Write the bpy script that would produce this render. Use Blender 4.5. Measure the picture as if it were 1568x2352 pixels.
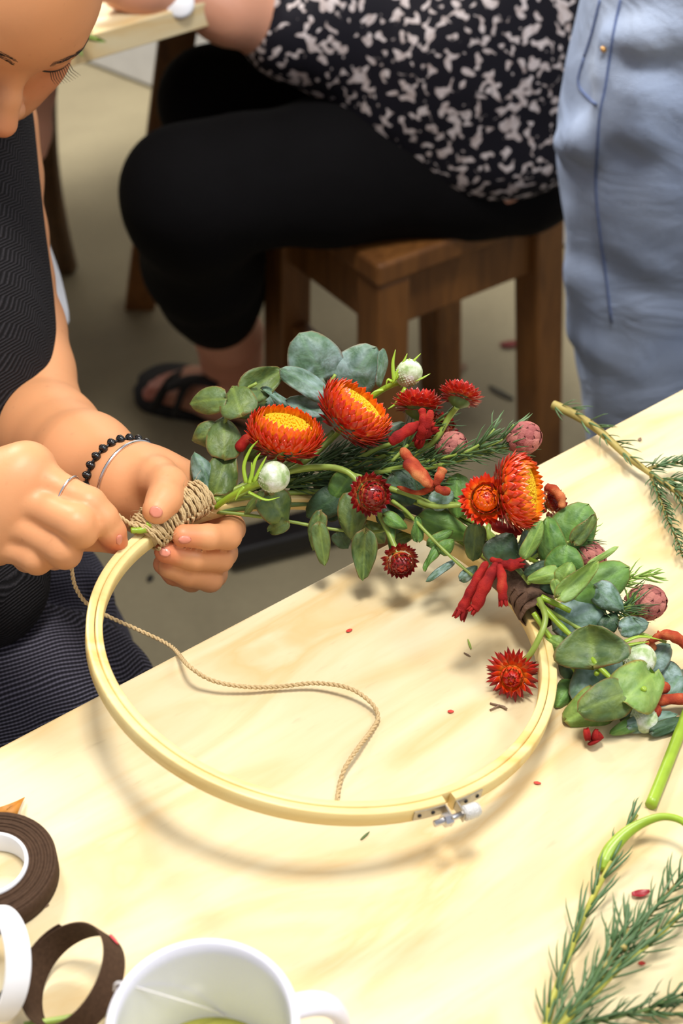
import bpy, bmesh, math, random
import numpy as np
from mathutils import Vector, Matrix

for o in list(bpy.data.objects):
    bpy.data.objects.remove(o)
SC = bpy.context.scene
COL = SC.collection
random.seed(7)

# ------------------------------------------------------------------ camera
F = 3500.0            # focal length in pixels of the 1568 x 2352 frame
HC = 1.388            # camera height (m)
TT = 0.75             # table top height
PITCH = math.radians(40)
CA, SA = math.cos(PITCH), math.sin(PITCH)
cam = bpy.data.cameras.new('camera')
camo = bpy.data.objects.new('camera', cam)
COL.objects.link(camo)
camo.location = (0, 0, HC)
camo.rotation_euler = (math.pi / 2 - PITCH, 0, 0)
cam.sensor_fit = 'HORIZONTAL'
cam.sensor_width = 24.0
cam.lens = F / 1568 * 24.0
cam.clip_start = 0.05
cam.dof.use_dof = True
cam.dof.focus_distance = 0.90
cam.dof.aperture_fstop = 8.5
SC.camera = camo

# ------------------------------------------------------------------ light and exposure
W = bpy.data.worlds.new('world'); SC.world = W
W.use_nodes = True
bg = W.node_tree.nodes['Background']
bg.inputs[0].default_value = (0.98, 0.97, 1.0, 1)
bg.inputs[1].default_value = 0.29

def area(name, loc, size, power, color, target=None, sy=None):
    l = bpy.data.lights.new(name, 'AREA'); l.energy = power; l.color = color
    l.size = size
    if sy: l.shape = 'RECTANGLE'; l.size_y = sy
    o = bpy.data.objects.new(name, l); COL.objects.link(o); o.location = loc
    d = Vector(target if target else (loc[0], loc[1], 0)) - Vector(loc)
    o.rotation_euler = d.to_track_quat('-Z', 'Y').to_euler()
    o['kind'] = 'structure'
    return o
area('ceiling_lamp', (0.05, 0.62, 2.75), 0.42, 28, (1.0, 0.95, 0.87))
area('ceiling_lamp', (-1.15, 2.85, 2.6), 0.8, 86, (1.0, 0.95, 0.86))
area('ceiling_lamp', (1.4, 0.2, 2.6), 0.9, 14, (0.93, 0.96, 1.0), (0.3, 1.2, 0.6))
SC.view_settings.view_transform = 'Standard'
SC.view_settings.look = 'None'
SC.view_settings.gamma = 1
SC.view_settings.use_curve_mapping = False
SC.view_settings.exposure = 0.55
SC.cycles.use_denoising = True
SC.cycles.max_bounces = 6

# ------------------------------------------------------------------ helpers: points
def ray(px, py):
    x, y = (px - 784) / F, -(py - 1176) / F
    return Vector((x, y * SA + CA, y * CA - SA))
def at(px, py, Z):
    return Vector((0, 0, HC)) + ray(px, py) * Z
def onz(px, py, z=TT):
    r = ray(px, py)
    return Vector((0, 0, HC)) + r * ((z - HC) / r.z)
def cv(x, y, z):
    """direction given as right / up / towards the viewer of the photograph -> world"""
    return Vector((x, y * SA - z * CA, y * CA + z * SA))

# ------------------------------------------------------------------ helpers: objects
def tag(o, label=None, cat=None, group=None, kind=None):
    if label: o['label'] = label
    if cat: o['category'] = cat
    if group: o['group'] = group
    if kind: o['kind'] = kind
    return o
def empty(name, loc, label=None, cat=None, group=None):
    o = bpy.data.objects.new(name, None); COL.objects.link(o); o.location = loc
    o.empty_display_size = 0.02
    return tag(o, label, cat, group)
def link(name, me, parent=None, mat=None, mtx=None):
    o = bpy.data.objects.new(name, me); COL.objects.link(o)
    if mat is not None and len(me.materials) == 0: me.materials.append(mat)
    if parent is not None:
        o.parent = parent
        o.matrix_parent_inverse = WM(parent).inverted()
    if mtx is not None: o.matrix_basis = mtx
    return o
def WM(o):
    m = o.matrix_parent_inverse.copy() @ o.matrix_basis if o.parent else Matrix.LocRotScale(o.location, o.rotation_euler, o.scale)
    return (WM(o.parent) @ m) if o.parent else m
def mesh(name, verts, faces, smooth=True):
    me = bpy.data.meshes.new(name)
    me.from_pydata([tuple(v) for v in verts], [], faces)
    me.update()
    if smooth:
        me.polygons.foreach_set('use_smooth', [True] * len(me.polygons))
    return me
def join(parts):
    V, Fc = [], []
    for v, f in parts:
        n = len(V); V += list(v); Fc += [tuple(i + n for i in q) for q in f]
    return V, Fc
def box(c, s, rz=0.0, M=None):
    m = M if M is not None else Matrix.Translation(Vector(c)) @ Matrix.Rotation(rz, 4, 'Z')
    V = [m @ Vector((x * s[0] / 2, y * s[1] / 2, z * s[2] / 2)) for x in (-1, 1) for y in (-1, 1) for z in (-1, 1)]
    return V, [(0, 1, 3, 2), (4, 6, 7, 5), (0, 4, 5, 1), (2, 3, 7, 6), (0, 2, 6, 4), (1, 5, 7, 3)]
def bevel(o, w=0.003, seg=2):
    b = o.modifiers.new('bevel', 'BEVEL'); b.width = w; b.segments = seg; b.limit_method = 'ANGLE'
    return o
def flat(o):
    o.data.polygons.foreach_set('use_smooth', [False] * len(o.data.polygons)); return o
def spline(P, n=8):
    """Catmull-Rom through tuples of any length"""
    P = [tuple(p) for p in P]
    if len(P) < 3:
        return [tuple(a + (b - a) * k / n for a, b in zip(P[0], P[1])) for k in range(n + 1)]
    Q = [tuple(2 * a - b for a, b in zip(P[0], P[1]))] + P + [tuple(2 * a - b for a, b in zip(P[-1], P[-2]))]
    out = []
    for i in range(1, len(Q) - 2):
        for k in range(n):
            t = k / n
            out.append(tuple(0.5 * (2 * b + (c - a) * t + (2 * a - 5 * b + 4 * c - d) * t * t + (3 * b - a - 3 * c + d) * t ** 3)
                             for a, b, c, d in zip(Q[i - 1], Q[i], Q[i + 1], Q[i + 2])))
    out.append(P[-1])
    return out
def tube(P, r, seg=8, cap=True, flatten=None):
    """P list of Vector, r float or list"""
    P = [Vector(p[:3]) for p in P]
    n = len(P)
    R = r if isinstance(r, (list, tuple)) else [r] * n
    V, Fc = [], []
    t0 = (P[1] - P[0]).normalized()
    a = Vector((0, 0, 1)) if abs(t0.z) < 0.9 else Vector((1, 0, 0))
    x = t0.cross(a).normalized()
    for i in range(n):
        t = (P[min(i + 1, n - 1)] - P[max(i - 1, 0)])
        t = t.normalized() if t.length > 1e-9 else t0
        x = (x - t * x.dot(t)).normalized(); y = t.cross(x)
        for k in range(seg):
            an = 2 * math.pi * k / seg
            V.append(P[i] + (x * math.cos(an) + y * math.sin(an) * (flatten or 1)) * R[i])
    for i in range(n - 1):
        for k in range(seg):
            a_, b_ = i * seg + k, i * seg + (k + 1) % seg
            Fc.append((a_, b_, b_ + seg, a_ + seg))
    if cap:
        Fc.append(tuple(range(seg))[::-1]); Fc.append(tuple(range((n - 1) * seg, n * seg)))
    return V, Fc
def lathe(prof, seg=48, M=None):
    """prof list of (r,z); closed surface of revolution about local z"""
    V, Fc = [], []
    n = len(prof)
    for r, z in prof:
        for k in range(seg):
            a = 2 * math.pi * k / seg
            p = Vector((r * math.cos(a), r * math.sin(a), z))
            V.append(M @ p if M else p)
    for i in range(n - 1):
        for k in range(seg):
            a_, b_ = i * seg + k, i * seg + (k + 1) % seg
            Fc.append((a_, b_, b_ + seg, a_ + seg))
    return V, Fc
def frame(loc, z, xh=(1, 0, 0)):
    z = Vector(z).normalized(); xh = Vector(xh)
    x = (xh - z * xh.dot(z))
    if x.length < 1e-4: x = Vector((0, 1, 0)) - z * z.y
    x.normalize(); y = z.cross(x)
    m = Matrix((x, y, z)).transposed().to_4x4(); m.translation = Vector(loc)
    return m

# ------------------------------------------------------------------ helpers: blended bodies (distance field -> one smooth mesh)
def sdf(name, prims, vox, mat=None, parent=None, tints=(), smooth_k=0.01, label_kind=None):
    """prims: ('c', a, b, ra, rb, k) tapered capsule; ('e', c, (rx,ry,rz), R3, k) ellipsoid; prefix '-' carves"""
    lo = np.array([1e9] * 3); hi = -lo
    bb = []
    for p in prims:
        k = p[-1]
        if p[0].endswith('c'):
            r = max(p[3], p[4]); a, b = np.array(p[1]), np.array(p[2])
            l_, h_ = np.minimum(a, b) - r, np.maximum(a, b) + r
        else:
            r = max(p[2]); c = np.array(p[1]); l_, h_ = c - r, c + r
        pad = k + 3 * vox
        bb.append((l_ - pad, h_ + pad))
        if p[0][0] != '-':
            lo = np.minimum(lo, l_ - pad); hi = np.maximum(hi, h_ + pad)
    n = np.ceil((hi - lo) / vox).astype(int) + 1
    G = np.full(n, 0.5, np.float32)
    ax = [(lo[i] + vox * np.arange(n[i])).astype(np.float32) for i in range(3)]
    for p, (l_, h_) in zip(prims, bb):
        i0 = np.clip(np.floor((l_ - lo) / vox).astype(int), 0, n - 1); i1 = np.clip(np.ceil((h_ - lo) / vox).astype(int) + 1, 0, n)
        if (i1 <= i0).any(): continue
        X = ax[0][i0[0]:i1[0]][:, None, None]; Y = ax[1][i0[1]:i1[1]][None, :, None]; Z = ax[2][i0[2]:i1[2]][None, None, :]
        k = p[-1]
        if p[0].endswith('c'):
            a = np.array(p[1], np.float32); b = np.array(p[2], np.float32); d = b - a
            dd = float(d @ d) + 1e-12
            t = np.clip(((X - a[0]) * d[0] + (Y - a[1]) * d[1] + (Z - a[2]) * d[2]) / dd, 0, 1)
            D = np.sqrt((X - a[0] - t * d[0]) ** 2 + (Y - a[1] - t * d[1]) ** 2 + (Z - a[2] - t * d[2]) ** 2) - (p[3] + (p[4] - p[3]) * t)
        else:
            c = p[1]; R = p[3]
            if R is None: R = np.eye(3)
            q = [(X - c[0]) * R[0][i] + (Y - c[1]) * R[1][i] + (Z - c[2]) * R[2][i] for i in range(3)]
            rr = p[2]
            k0 = np.sqrt(sum((q[i] / rr[i]) ** 2 for i in range(3))); k1 = np.sqrt(sum((q[i] / rr[i] ** 2) ** 2 for i in range(3))) + 1e-9
            D = k0 * (k0 - 1) / k1
        S = G[i0[0]:i1[0], i0[1]:i1[1], i0[2]:i1[2]]
        if p[0][0] == '-':
            Dn = -D; h = np.maximum(k - np.abs(S - Dn), 0) / k
            S[...] = np.maximum(S, Dn) + h * h * k * 0.25
        else:
            h = np.maximum(k - np.abs(S - D), 0) / k
            S[...] = np.minimum(S, D) - h * h * k * 0.25
    ins = G < 0
    m = np.zeros(tuple(n - 1), np.uint8)
    for dx in (0, 1):
        for dy in (0, 1):
            for dz in (0, 1):
                m += ins[dx:n[0] - 1 + dx, dy:n[1] - 1 + dy, dz:n[2] - 1 + dz]
    I = np.argwhere((m > 0) & (m < 8))
    idx = np.full(tuple(n - 1), -1, np.int32)
    idx[I[:, 0], I[:, 1], I[:, 2]] = np.arange(len(I))
    acc = np.zeros((len(I), 3)); cnt = np.zeros(len(I))
    cor = [(x, y, z) for x in (0, 1) for y in (0, 1) for z in (0, 1)]
    val = {c: G[I[:, 0] + c[0], I[:, 1] + c[1], I[:, 2] + c[2]] for c in cor}
    for c in cor:
        for axn in range(3):
            if c[axn] == 0:
                c2 = list(c); c2[axn] = 1; c2 = tuple(c2)
                a, b = val[c], val[c2]
                s = (a < 0) != (b < 0)
                t = np.where(s, a / (a - b + 1e-12), 0)
                P = np.tile(np.array(c, float), (len(I), 1)); P[:, axn] = t
                acc[s] += P[s]; cnt[s] += 1
    V = lo + vox * (I + acc / cnt[:, None])
    Q = []
    for axn in range(3):
        a1, a2 = (axn + 1) % 3, (axn + 2) % 3
        sl0 = [slice(None)] * 3; sl1 = [slice(None)] * 3
        sl0[axn] = slice(0, -1); sl1[axn] = slice(1, None)
        s0, s1 = ins[tuple(sl0)], ins[tuple(sl1)]
        E_ = np.argwhere(s0 != s1)
        E_ = E_[(E_[:, a1] > 0) & (E_[:, a2] > 0)]
        E_ = E_[(E_[:, a1] < n[a1] - 1) & (E_[:, a2] < n[a2] - 1)]
        fl = s0[E_[:, 0], E_[:, 1], E_[:, 2]]
        def g(d1, d2):
            e = E_.copy(); e[:, a1] -= d1; e[:, a2] -= d2
            return idx[e[:, 0], e[:, 1], e[:, 2]]
        q = np.stack([g(1, 1), g(0, 1), g(0, 0), g(1, 0)], 1)
        q[~fl] = q[~fl][:, ::-1]
        Q.append(q)
    Q = np.concatenate(Q).astype(np.int32)
    me = bpy.data.meshes.new(name)
    me.vertices.add(len(V)); me.vertices.foreach_set('co', V.astype(np.float32).ravel())
    me.loops.add(len(Q) * 4); me.loops.foreach_set('vertex_index', Q.ravel())
    me.polygons.add(len(Q)); me.polygons.foreach_set('loop_start', np.arange(0, len(Q) * 4, 4, dtype=np.int32))
    me.polygons.foreach_set('loop_total', np.full(len(Q), 4, np.int32))
    me.polygons.foreach_set('use_smooth', np.ones(len(Q), bool))
    me.update(calc_edges=True)
    if tints:
        T = np.zeros(len(V), np.float32)
        for c, r, s in tints:
            d = np.linalg.norm(V - np.array(c), axis=1) / r
            T = np.maximum(T, s * np.clip(1 - d, 0, 1) ** 0.7)
        at_ = me.attributes.new('tint', 'FLOAT', 'POINT'); at_.data.foreach_set('value', T)
    if mat: me.materials.append(mat)
    return link(name, me, parent)

# ------------------------------------------------------------------ helpers: materials
def lin(c):
    return tuple(((x / 255) / 12.92 if x / 255 <= 0.04045 else ((x / 255 + 0.055) / 1.055) ** 2.4) for x in c) + (1,)
class NT:
    def __init__(s, name, rough=0.5, spec=0.5, **kw):
        s.m = bpy.data.materials.new(name); s.m.use_nodes = True
        s.t = s.m.node_tree; s.b = s.t.nodes['Principled BSDF']
        s.b.inputs['Roughness'].default_value = rough
        s.b.inputs['Specular IOR Level'].default_value = spec
        for k, v in kw.items(): s.b.inputs[k.replace('_', ' ')].default_value = v
    def n(s, typ, **kw):
        nd = s.t.nodes.new(typ)
        for k, v in kw.items():
            if hasattr(nd, k): setattr(nd, k, v)
            else: nd.inputs[k.replace('_', ' ')].default_value = v
        return nd
    def l(s, a, b): s.t.links.new(a, b)
    def coord(s, kind='Object', scale=None, rot=None):
        c = s.n('ShaderNodeTexCoord').outputs[kind]
        if scale is None and rot is None: return c
        mp = s.n('ShaderNodeMapping')
        if scale: mp.inputs['Scale'].default_value = scale
        if rot: mp.inputs['Rotation'].default_value = rot
        s.l(c, mp.inputs['Vector']); return mp.outputs[0]
    def noise(s, co, scale, detail=4, dist=0, rough=0.5):
        nd = s.n('ShaderNodeTexNoise'); nd.inputs['Scale'].default_value = scale; nd.inputs['Detail'].default_value = detail
        nd.inputs['Distortion'].default_value = dist; nd.inputs['Roughness'].default_value = rough
        s.l(co, nd.inputs['Vector']); return nd.outputs['Fac']
    def ramp(s, fac, stops, interp='LINEAR'):
        nd = s.n('ShaderNodeValToRGB'); nd.color_ramp.interpolation = interp
        e = nd.color_ramp.elements
        while len(e) < len(stops): e.new(0.5)
        for k, (p, c) in enumerate(stops): e[k].position = p; e[k].color = c if len(c) == 4 else lin(c)
        s.l(fac, nd.inputs[0]); return nd.outputs[0]
    def mix(s, f, a, b, mode='MIX'):
        nd = s.n('ShaderNodeMix'); nd.data_type = 'RGBA'; nd.blend_type = mode
        for v, i in ((f, 0), (a, 6), (b, 7)):
            if isinstance(v, (int, float)): nd.inputs[i].default_value = v
            elif isinstance(v, tuple): nd.inputs[i].default_value = v if len(v) == 4 else lin(v)
            else: s.l(v, nd.inputs[i])
        return nd.outputs[2]
    def math(s, op, a, b=0.0, clamp=False):
        nd = s.n('ShaderNodeMath'); nd.operation = op; nd.use_clamp = clamp
        for v, i in ((a, 0), (b, 1)):
            if isinstance(v, (int, float)): nd.inputs[i].default_value = v
            else: s.l(v, nd.inputs[i])
        return nd.outputs[0]
    def bump(s, h, strength=0.3, dist=0.001):
        nd = s.n('ShaderNodeBump'); nd.inputs['Strength'].default_value = strength; nd.inputs['Distance'].default_value = dist
        s.l(h, nd.inputs['Height']); s.l(nd.outputs[0], s.b.inputs['Normal'])
    def color(s, c):
        if isinstance(c, tuple): s.b.inputs['Base Color'].default_value = c if len(c) == 4 else lin(c)
        else: s.l(c, s.b.inputs['Base Color'])
        return s.m
    def attr(s, name):
        nd = s.n('ShaderNodeAttribute'); nd.attribute_name = name; return nd.outputs['Fac']
    def rnd(s): return s.n('ShaderNodeObjectInfo').outputs['Random']
def plain(name, c, rough=0.5, var=0.12, scale=60, bump=0.0, **kw):
    s = NT(name, rough, **kw); co = s.coord()
    f = s.noise(co, scale)
    dark = tuple(max(0, x * (1 - var)) for x in c); lite = tuple(min(255, x * (1 + var)) for x in c)
    if bump: s.bump(f, bump, 0.001)
    return s.color(s.mix(f, lin(dark), lin(lite)))

M = {}
# plywood: pale creamy birch with soft stretched figure along the board
def wood_ply(name, base, figure, rot):
    s = NT(name, 0.42)
    co = s.coord('Object', (1, 1, 1), (0, 0, rot))
    mp = s.n('ShaderNodeMapping'); mp.inputs['Scale'].default_value = (2.2, 9, 9); s.l(co, mp.inputs[0])
    f = s.noise(mp.outputs[0], 2.3, 5, 1.2)
    mp2 = s.n('ShaderNodeMapping'); mp2.inputs['Scale'].default_value = (25, 260, 100); s.l(co, mp2.inputs[0])
    g = s.noise(mp2.outputs[0], 1.0, 3)
    c = s.ramp(f, [(0.34, base), (0.5, tuple(a * .6 + b * .4 for a, b in zip(base, figure))), (0.62, figure), (0.74, base)])
    c = s.mix(s.math('MULTIPLY', s.math('SUBTRACT', g, 0.52, True), 0.9, True), c, figure)
    mp3 = s.n('ShaderNodeMapping'); mp3.inputs['Scale'].default_value = (60, 240, 100); s.l(co, mp3.inputs[0])
    h = s.noise(mp3.outputs[0], 1.0, 2)
    fl = s.math('MULTIPLY', s.math('SUBTRACT', h, 0.64, True), 4.0, True)
    c = s.mix(s.math('MULTIPLY', fl, .35), c, tuple(x * 0.78 for x in figure))
    s.bump(g, 0.08, 0.0005)
    return s.color(c)
EDGE = math.atan2(0.339, 0.434)
M['ply'] = wood_ply('plywood', (220, 208, 173), (211, 183, 132), 0.0)
M['hoopwood'] = wood_ply('hoop_beech', (232, 212, 152), (218, 182, 108), 0.0)
def darkwood(name, a, b):
    s = NT(name, 0.5); co = s.coord('Object', (14, 14, 2.2))
    f = s.noise(co, 3, 4, 1.0)
    s.bump(f, 0.2, 0.001)
    return s.color(s.ramp(f, [(0.3, a), (0.7, b)]))
M['stoolwood'] = darkwood('stool_wood', (98, 60, 26), (132, 86, 40))
M['chairwood'] = darkwood('chair_wood', (72, 48, 26), (96, 66, 36))
# concrete
s = NT('concrete', 0.75); co = s.coord()
f1 = s.noise(co, 2.2, 5, 0.3); f2 = s.noise(co, 90, 3)
c = s.ramp(f1, [(0.3, (122, 112, 88)), (0.55, (150, 140, 112)), (0.75, (168, 156, 126))])
c = s.mix(s.math('MULTIPLY', f2, 0.35), c, (100, 92, 74))
s.bump(f2, 0.2, 0.002); M['concrete'] = s.color(c)
M['block'] = plain('painted_block', (205, 205, 205), 0.6, 0.05, 25, 0.25)
M['mortar'] = plain('painted_mortar', (176, 176, 176), 0.8, 0.06, 60, 0.2)
# skin
def skin(name, base, red):
    s = NT(name, 0.46, 0.42)
    s.b.inputs['Subsurface Weight'].default_value = 0.12
    s.b.inputs['Subsurface Radius'].default_value = (0.012, 0.005, 0.003)
    s.b.inputs['Subsurface Scale'].default_value = 0.5
    co = s.coord(); f = s.noise(co, 26, 3); g = s.noise(co, 420, 3); fr = s.noise(co, 150, 1)
    c = s.mix(s.math('MULTIPLY', f, 0.5), base, tuple(x * 0.93 for x in base))
    c = s.mix(s.math('MULTIPLY', s.attr('tint'), 0.9), c, red)
    fk = s.math('MULTIPLY', s.math('SUBTRACT', fr, 0.70, True), 5.0, True)
    c = s.mix(s.math('MULTIPLY', fk, 0.35), c, (150, 80, 45))
    s.bump(g, 0.10, 0.0006)
    return s.color(c)
M['skin'] = skin('skin_tan', (226, 160, 112), (208, 92, 62))
M['skin2'] = skin('skin_pink', (204, 146, 118), (176, 92, 84))
M['nail'] = plain('fingernail', (222, 140, 118), 0.28, 0.03, 40)
M['hair'] = plain('dark_hair', (34, 25, 20), 0.5, 0.3, 200)
# herringbone cloth
s = NT('herringbone_wool', 0.95, 0.2); co = s.coord('Object')
sx = s.n('ShaderNodeSeparateXYZ'); s.l(co, sx.inputs[0])
u = s.math('ADD', s.math('MULTIPLY', sx.outputs[0], 0.8), s.math('MULTIPLY', sx.outputs[1], -0.6))
zg = s.math('PINGPONG', s.math('ADD', u, 5.0), 0.0042)
v = s.math('ADD', sx.outputs[2], s.math('MULTIPLY', zg, 1.0))
st = s.math('SINE', s.math('MULTIPLY', v, 2300))
nz = s.noise(co, 900, 2)
q = s.math('ADD', s.math('MULTIPLY', st, 0.5), nz)
s.bump(q, 0.6, 0.0012)
M['herring'] = s.color(s.ramp(q, [(0.1, (19, 18, 20)), (0.75, (36, 35, 38)), (1.0, (54, 52, 56))]))
# ribbed knit trousers
s = NT('ribbed_knit', 0.95, 0.2); co = s.coord('Object')
sx = s.n('ShaderNodeSeparateXYZ'); s.l(co, sx.inputs[0])
wv = s.noise(co, 9, 2)
u = s.math('ADD', s.math('ADD', s.math('MULTIPLY', sx.outputs[1], 0.85), s.math('MULTIPLY', sx.outputs[2], 0.9)),
           s.math('ADD', s.math('MULTIPLY', sx.outputs[0], -0.35), s.math('MULTIPLY', wv, 0.05)))
st = s.math('SINE', s.math('MULTIPLY', u, 1750))
v = s.math('SINE', s.math('MULTIPLY', s.math('ADD', sx.outputs[0], s.math('MULTIPLY', sx.outputs[1], 0.3)), 2300))
q = s.math('ADD', s.math('MULTIPLY', st, 0.34), s.math('MULTIPLY', v, 0.07)); q = s.math('ADD', q, 0.5)
s.bump(q, 0.8, 0.0015)
M['ribbed'] = s.color(s.ramp(q, [(0.1, (20, 19, 25)), (0.55, (54, 53, 64)), (0.95, (112, 110, 126))]))
s = NT('black_cotton', 0.92, 0.12); co = s.coord()
f = s.noise(co, 14, 3); s.bump(f, 0.35, 0.01)
M['blackcloth'] = s.color(s.mix(f, (7, 6, 7), (15, 14, 16)))
# blouse print: pale squiggles and dots on near-black
s = NT('printed_blouse', 0.8, 0.2); co = s.coord()
f = s.noise(co, 88, 0.3, 0.7)
g = s.noise(co, 120, 0, 0.4)
h = s.noise(co, 9, 1)
a = s.math('GREATER_THAN', s.math('ADD', f, s.math('MULTIPLY', g, 0.28)), 0.675)
c = s.mix(s.math('MULTIPLY', g, 1.0), (150, 132, 126), (214, 206, 208))
sm = s.n('ShaderNodeMapRange'); sm.inputs[1].default_value = 0.715; sm.inputs[2].default_value = 0.76
s.l(s.math('ADD', f, s.math('MULTIPLY', g, 0.28)), sm.inputs[0])
s.bump(h, 0.6, 0.02)
M['blouse'] = s.color(s.mix(sm.outputs[0], (18, 17, 26), c))
# denim
s = NT('pale_denim', 0.85, 0.15); co = s.coord()
f = s.noise(co, 5, 3, 0.6); mp = s.coord('Object', (300, 300, 1500)); g = s.noise(mp, 1, 2)
mp2 = s.coord('Object', (9, 9, 13), (0, 0.5, 0)); w = s.noise(mp2, 1, 3, 0.7)
c = s.ramp(f, [(0.3, (134, 150, 182)), (0.6, (162, 176, 202)), (0.8, (184, 196, 216))])
c = s.mix(s.math('MULTIPLY', g, 0.35), c, (112, 128, 160))
s.bump(s.math('ADD', w, s.math('MULTIPLY', g, 0.05)), 0.8, 0.014)
M['denim'] = s.color(c)
M['seam'] = plain('denim_seam', (88, 104, 144), 0.9, 0.2, 200)
# ceramics, metal, tape, twine
M['ceramic'] = plain('white_glaze', (226, 226, 238), 0.12, 0.015, 10, spec=0.6)
M['tea'] = plain('pale_tea', (214, 214, 96), 0.1, 0.05, 40)
M['string'] = plain('white_string', (235, 232, 232), 0.8, 0.04, 300)
M['steel'] = plain('plated_steel', (205, 205, 210), 0.28, 0.06, 200, Metallic=1.0)
M['steeldull'] = plain('dull_steel', (178, 172, 162), 0.38, 0.1, 300, Metallic=0.9)
M['silver'] = plain('silver', (235, 235, 240), 0.2, 0.03, 100, Metallic=1.0)
s = NT('floral_tape', 0.85, 0.2); co = s.coord(); f = s.noise(co, 500, 3)
s.bump(f, 0.4, 0.0005); M['tape'] = s.color(s.mix(f, (52, 36, 26), (86, 64, 48)))
s = NT('floral_tape_stretched', 0.7, 0.3); co = s.coord(); f = s.noise(co, 260, 4, 1.5)
s.bump(f, 0.8, 0.0012); M['tape2'] = s.color(s.mix(f, (70, 48, 36), (124, 96, 78)))
M['whiteplastic'] = plain('white_plastic', (236, 238, 244), 0.4, 0.02, 20)
s = NT('jute', 0.9, 0.15); co = s.coord(); f = s.noise(co, 900, 3); g = s.noise(co, 200, 3)
s.bump(f, 0.8, 0.0006); M['jute'] = s.color(s.mix(f, s.mix(g, (150, 118, 74), (188, 158, 112)), (222, 200, 156)))
M['beadblack'] = plain('black_bead', (22, 20, 20), 0.12, 0.1, 100, spec=0.8)
# plants
def leafmat(name, lo_, hi_, bloom, rust, fbloom):
    s = NT(name, 0.5, 0.4); co = s.coord('Object')
    r = s.rnd()
    ad = s.n('ShaderNodeVectorMath'); ad.operation = 'ADD'; s.l(co, ad.inputs[0])
    cb = s.n('ShaderNodeCombineXYZ'); s.l(s.math('MULTIPLY', r, 37), cb.inputs[0]); s.l(s.math('MULTIPLY', r, 11), cb.inputs[1]); s.l(cb.outputs[0], ad.inputs[1])
    f = s.noise(ad.outputs[0], 3.2, 4, 0.5); g = s.noise(ad.outputs[0], 3.6, 3, 0.3)
    e = s.attr('edge')          # 0 centre .. 1 rim
    t = s.attr('along')         # 0 base .. 1 tip
    c = s.ramp(f, [(0.3, lo_), (0.68, hi_)])
    c = s.mix(s.math('MULTIPLY', s.math('SUBTRACT', r, 0.4, True), 0.5), c, tuple(min(255, x * 1.12) for x in hi_))
    bl = s.math('MULTIPLY', s.math('MULTIPLY', s.math('SUBTRACT', g, 0.36, True), 3.2, True), s.math('SUBTRACT', fbloom, s.math('MULTIPLY', t, fbloom * 0.8), True), True)
    c = s.mix(s.math('MULTIPLY', bl, .75), c, bloom)
    rs = s.math('MULTIPLY', s.math('SUBTRACT', s.math('ADD', e, s.math('MULTIPLY', f, 0.3)), 1.06, True), 7, True)
    c = s.mix(rs, c, rust)
    vn = s.math('SUBTRACT', 1.0, s.math('MULTIPLY', s.attr('mid'), 14), True)
    c = s.mix(s.math('MULTIPLY', vn, 0.45), c, tuple(min(255, x * 1.25) for x in hi_))
    s.bump(g, 0.12, 0.03)
    s.b.inputs['Subsurface Weight'].default_value = 0.0
    return s.color(c)
M['olive'] = leafmat('leaf_olive', (60, 84, 42), (106, 124, 58), (108, 136, 106), (132, 86, 50), 0.5)
M['dusty'] = leafmat('leaf_dusty', (60, 92, 70), (90, 120, 92), (164, 188, 190), (116, 92, 66), 1.3)
M['green'] = leafmat('leaf_green', (62, 104, 44), (100, 138, 60), (116, 154, 108), (124, 100, 50), 0.5)
M['lime'] = leafmat('leaf_lime', (96, 132, 56), (134, 162, 78), (152, 180, 130), (150, 120, 60), 0.4)
M['dark'] = leafmat('leaf_dark', (36, 58, 36), (58, 84, 52), (86, 112, 100), (80, 60, 40), 0.7)
M['stem'] = plain('green_stem', (138, 160, 70), 0.42, 0.16, 120)
M['stem2'] = plain('bright_green_stem', (142, 172, 46), 0.35, 0.12, 120)
M['stemdark'] = plain('dark_green_stem', (84, 108, 52), 0.5, 0.2, 120)
M['yellowstem'] = plain('yellow_green_stem', (166, 164, 66), 0.5, 0.16, 120)
M['woody'] = plain('woody_stem', (158, 142, 78), 0.6, 0.2, 90)
M['needle'] = plain('needle_green', (78, 108, 66), 0.5, 0.25, 60)
M['needle2'] = plain('needle_yellow_green', (134, 168, 78), 0.5, 0.2, 60)
M['needledark'] = plain('needle_dark', (60, 88, 50), 0.5, 0.25, 60)
def bractmat(name, base, mid, tip):
    s = NT(name, 0.28, 0.6); t = s.attr('along'); r = s.rnd()
    tt = s.math('ADD', t, s.math('MULTIPLY', s.math('SUBTRACT', r, 0.5), 0.25))
    return s.color(s.ramp(tt, [(0.05, base), (0.42, mid), (0.95, tip)]))
M['b_yellow'] = bractmat('bract_orange_yellow', (252, 190, 30), (246, 132, 20), (222, 66, 14))
M['b_orange'] = bractmat('bract_orange', (248, 164, 56), (224, 72, 20), (192, 32, 14))
M['b_red'] = bractmat('bract_red', (232, 150, 84), (196, 42, 22), (158, 20, 16))
M['b_dark'] = bractmat('bract_dark_red', (214, 138, 88), (148, 26, 24), (102, 12, 18))
M['disc'] = plain('yellow_disc', (252, 186, 12), 0.7, 0.12, 900, 0.6)
M['disc2'] = plain('orange_disc', (226, 120, 40), 0.7, 0.2, 900, 0.6)
M['redtube'] = NT('red_velvet_tube', 0.75, 0.2).m
s = NT('red_velvet', 0.8, 0.2); co = s.coord(); f = s.noise(co, 120, 3); g = s.noise(co, 1500, 2)
s.bump(g, 0.6, 0.0005)
M['redtube'] = s.color(s.ramp(f, [(0.35, (118, 18, 20)), (0.6, (156, 32, 26)), (0.8, (176, 72, 44))]))
s = NT('orange_velvet', 0.8, 0.2); co = s.coord(); f = s.noise(co, 90, 3); g = s.noise(co, 1500, 2)
s.bump(g, 0.6, 0.0005)
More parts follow.
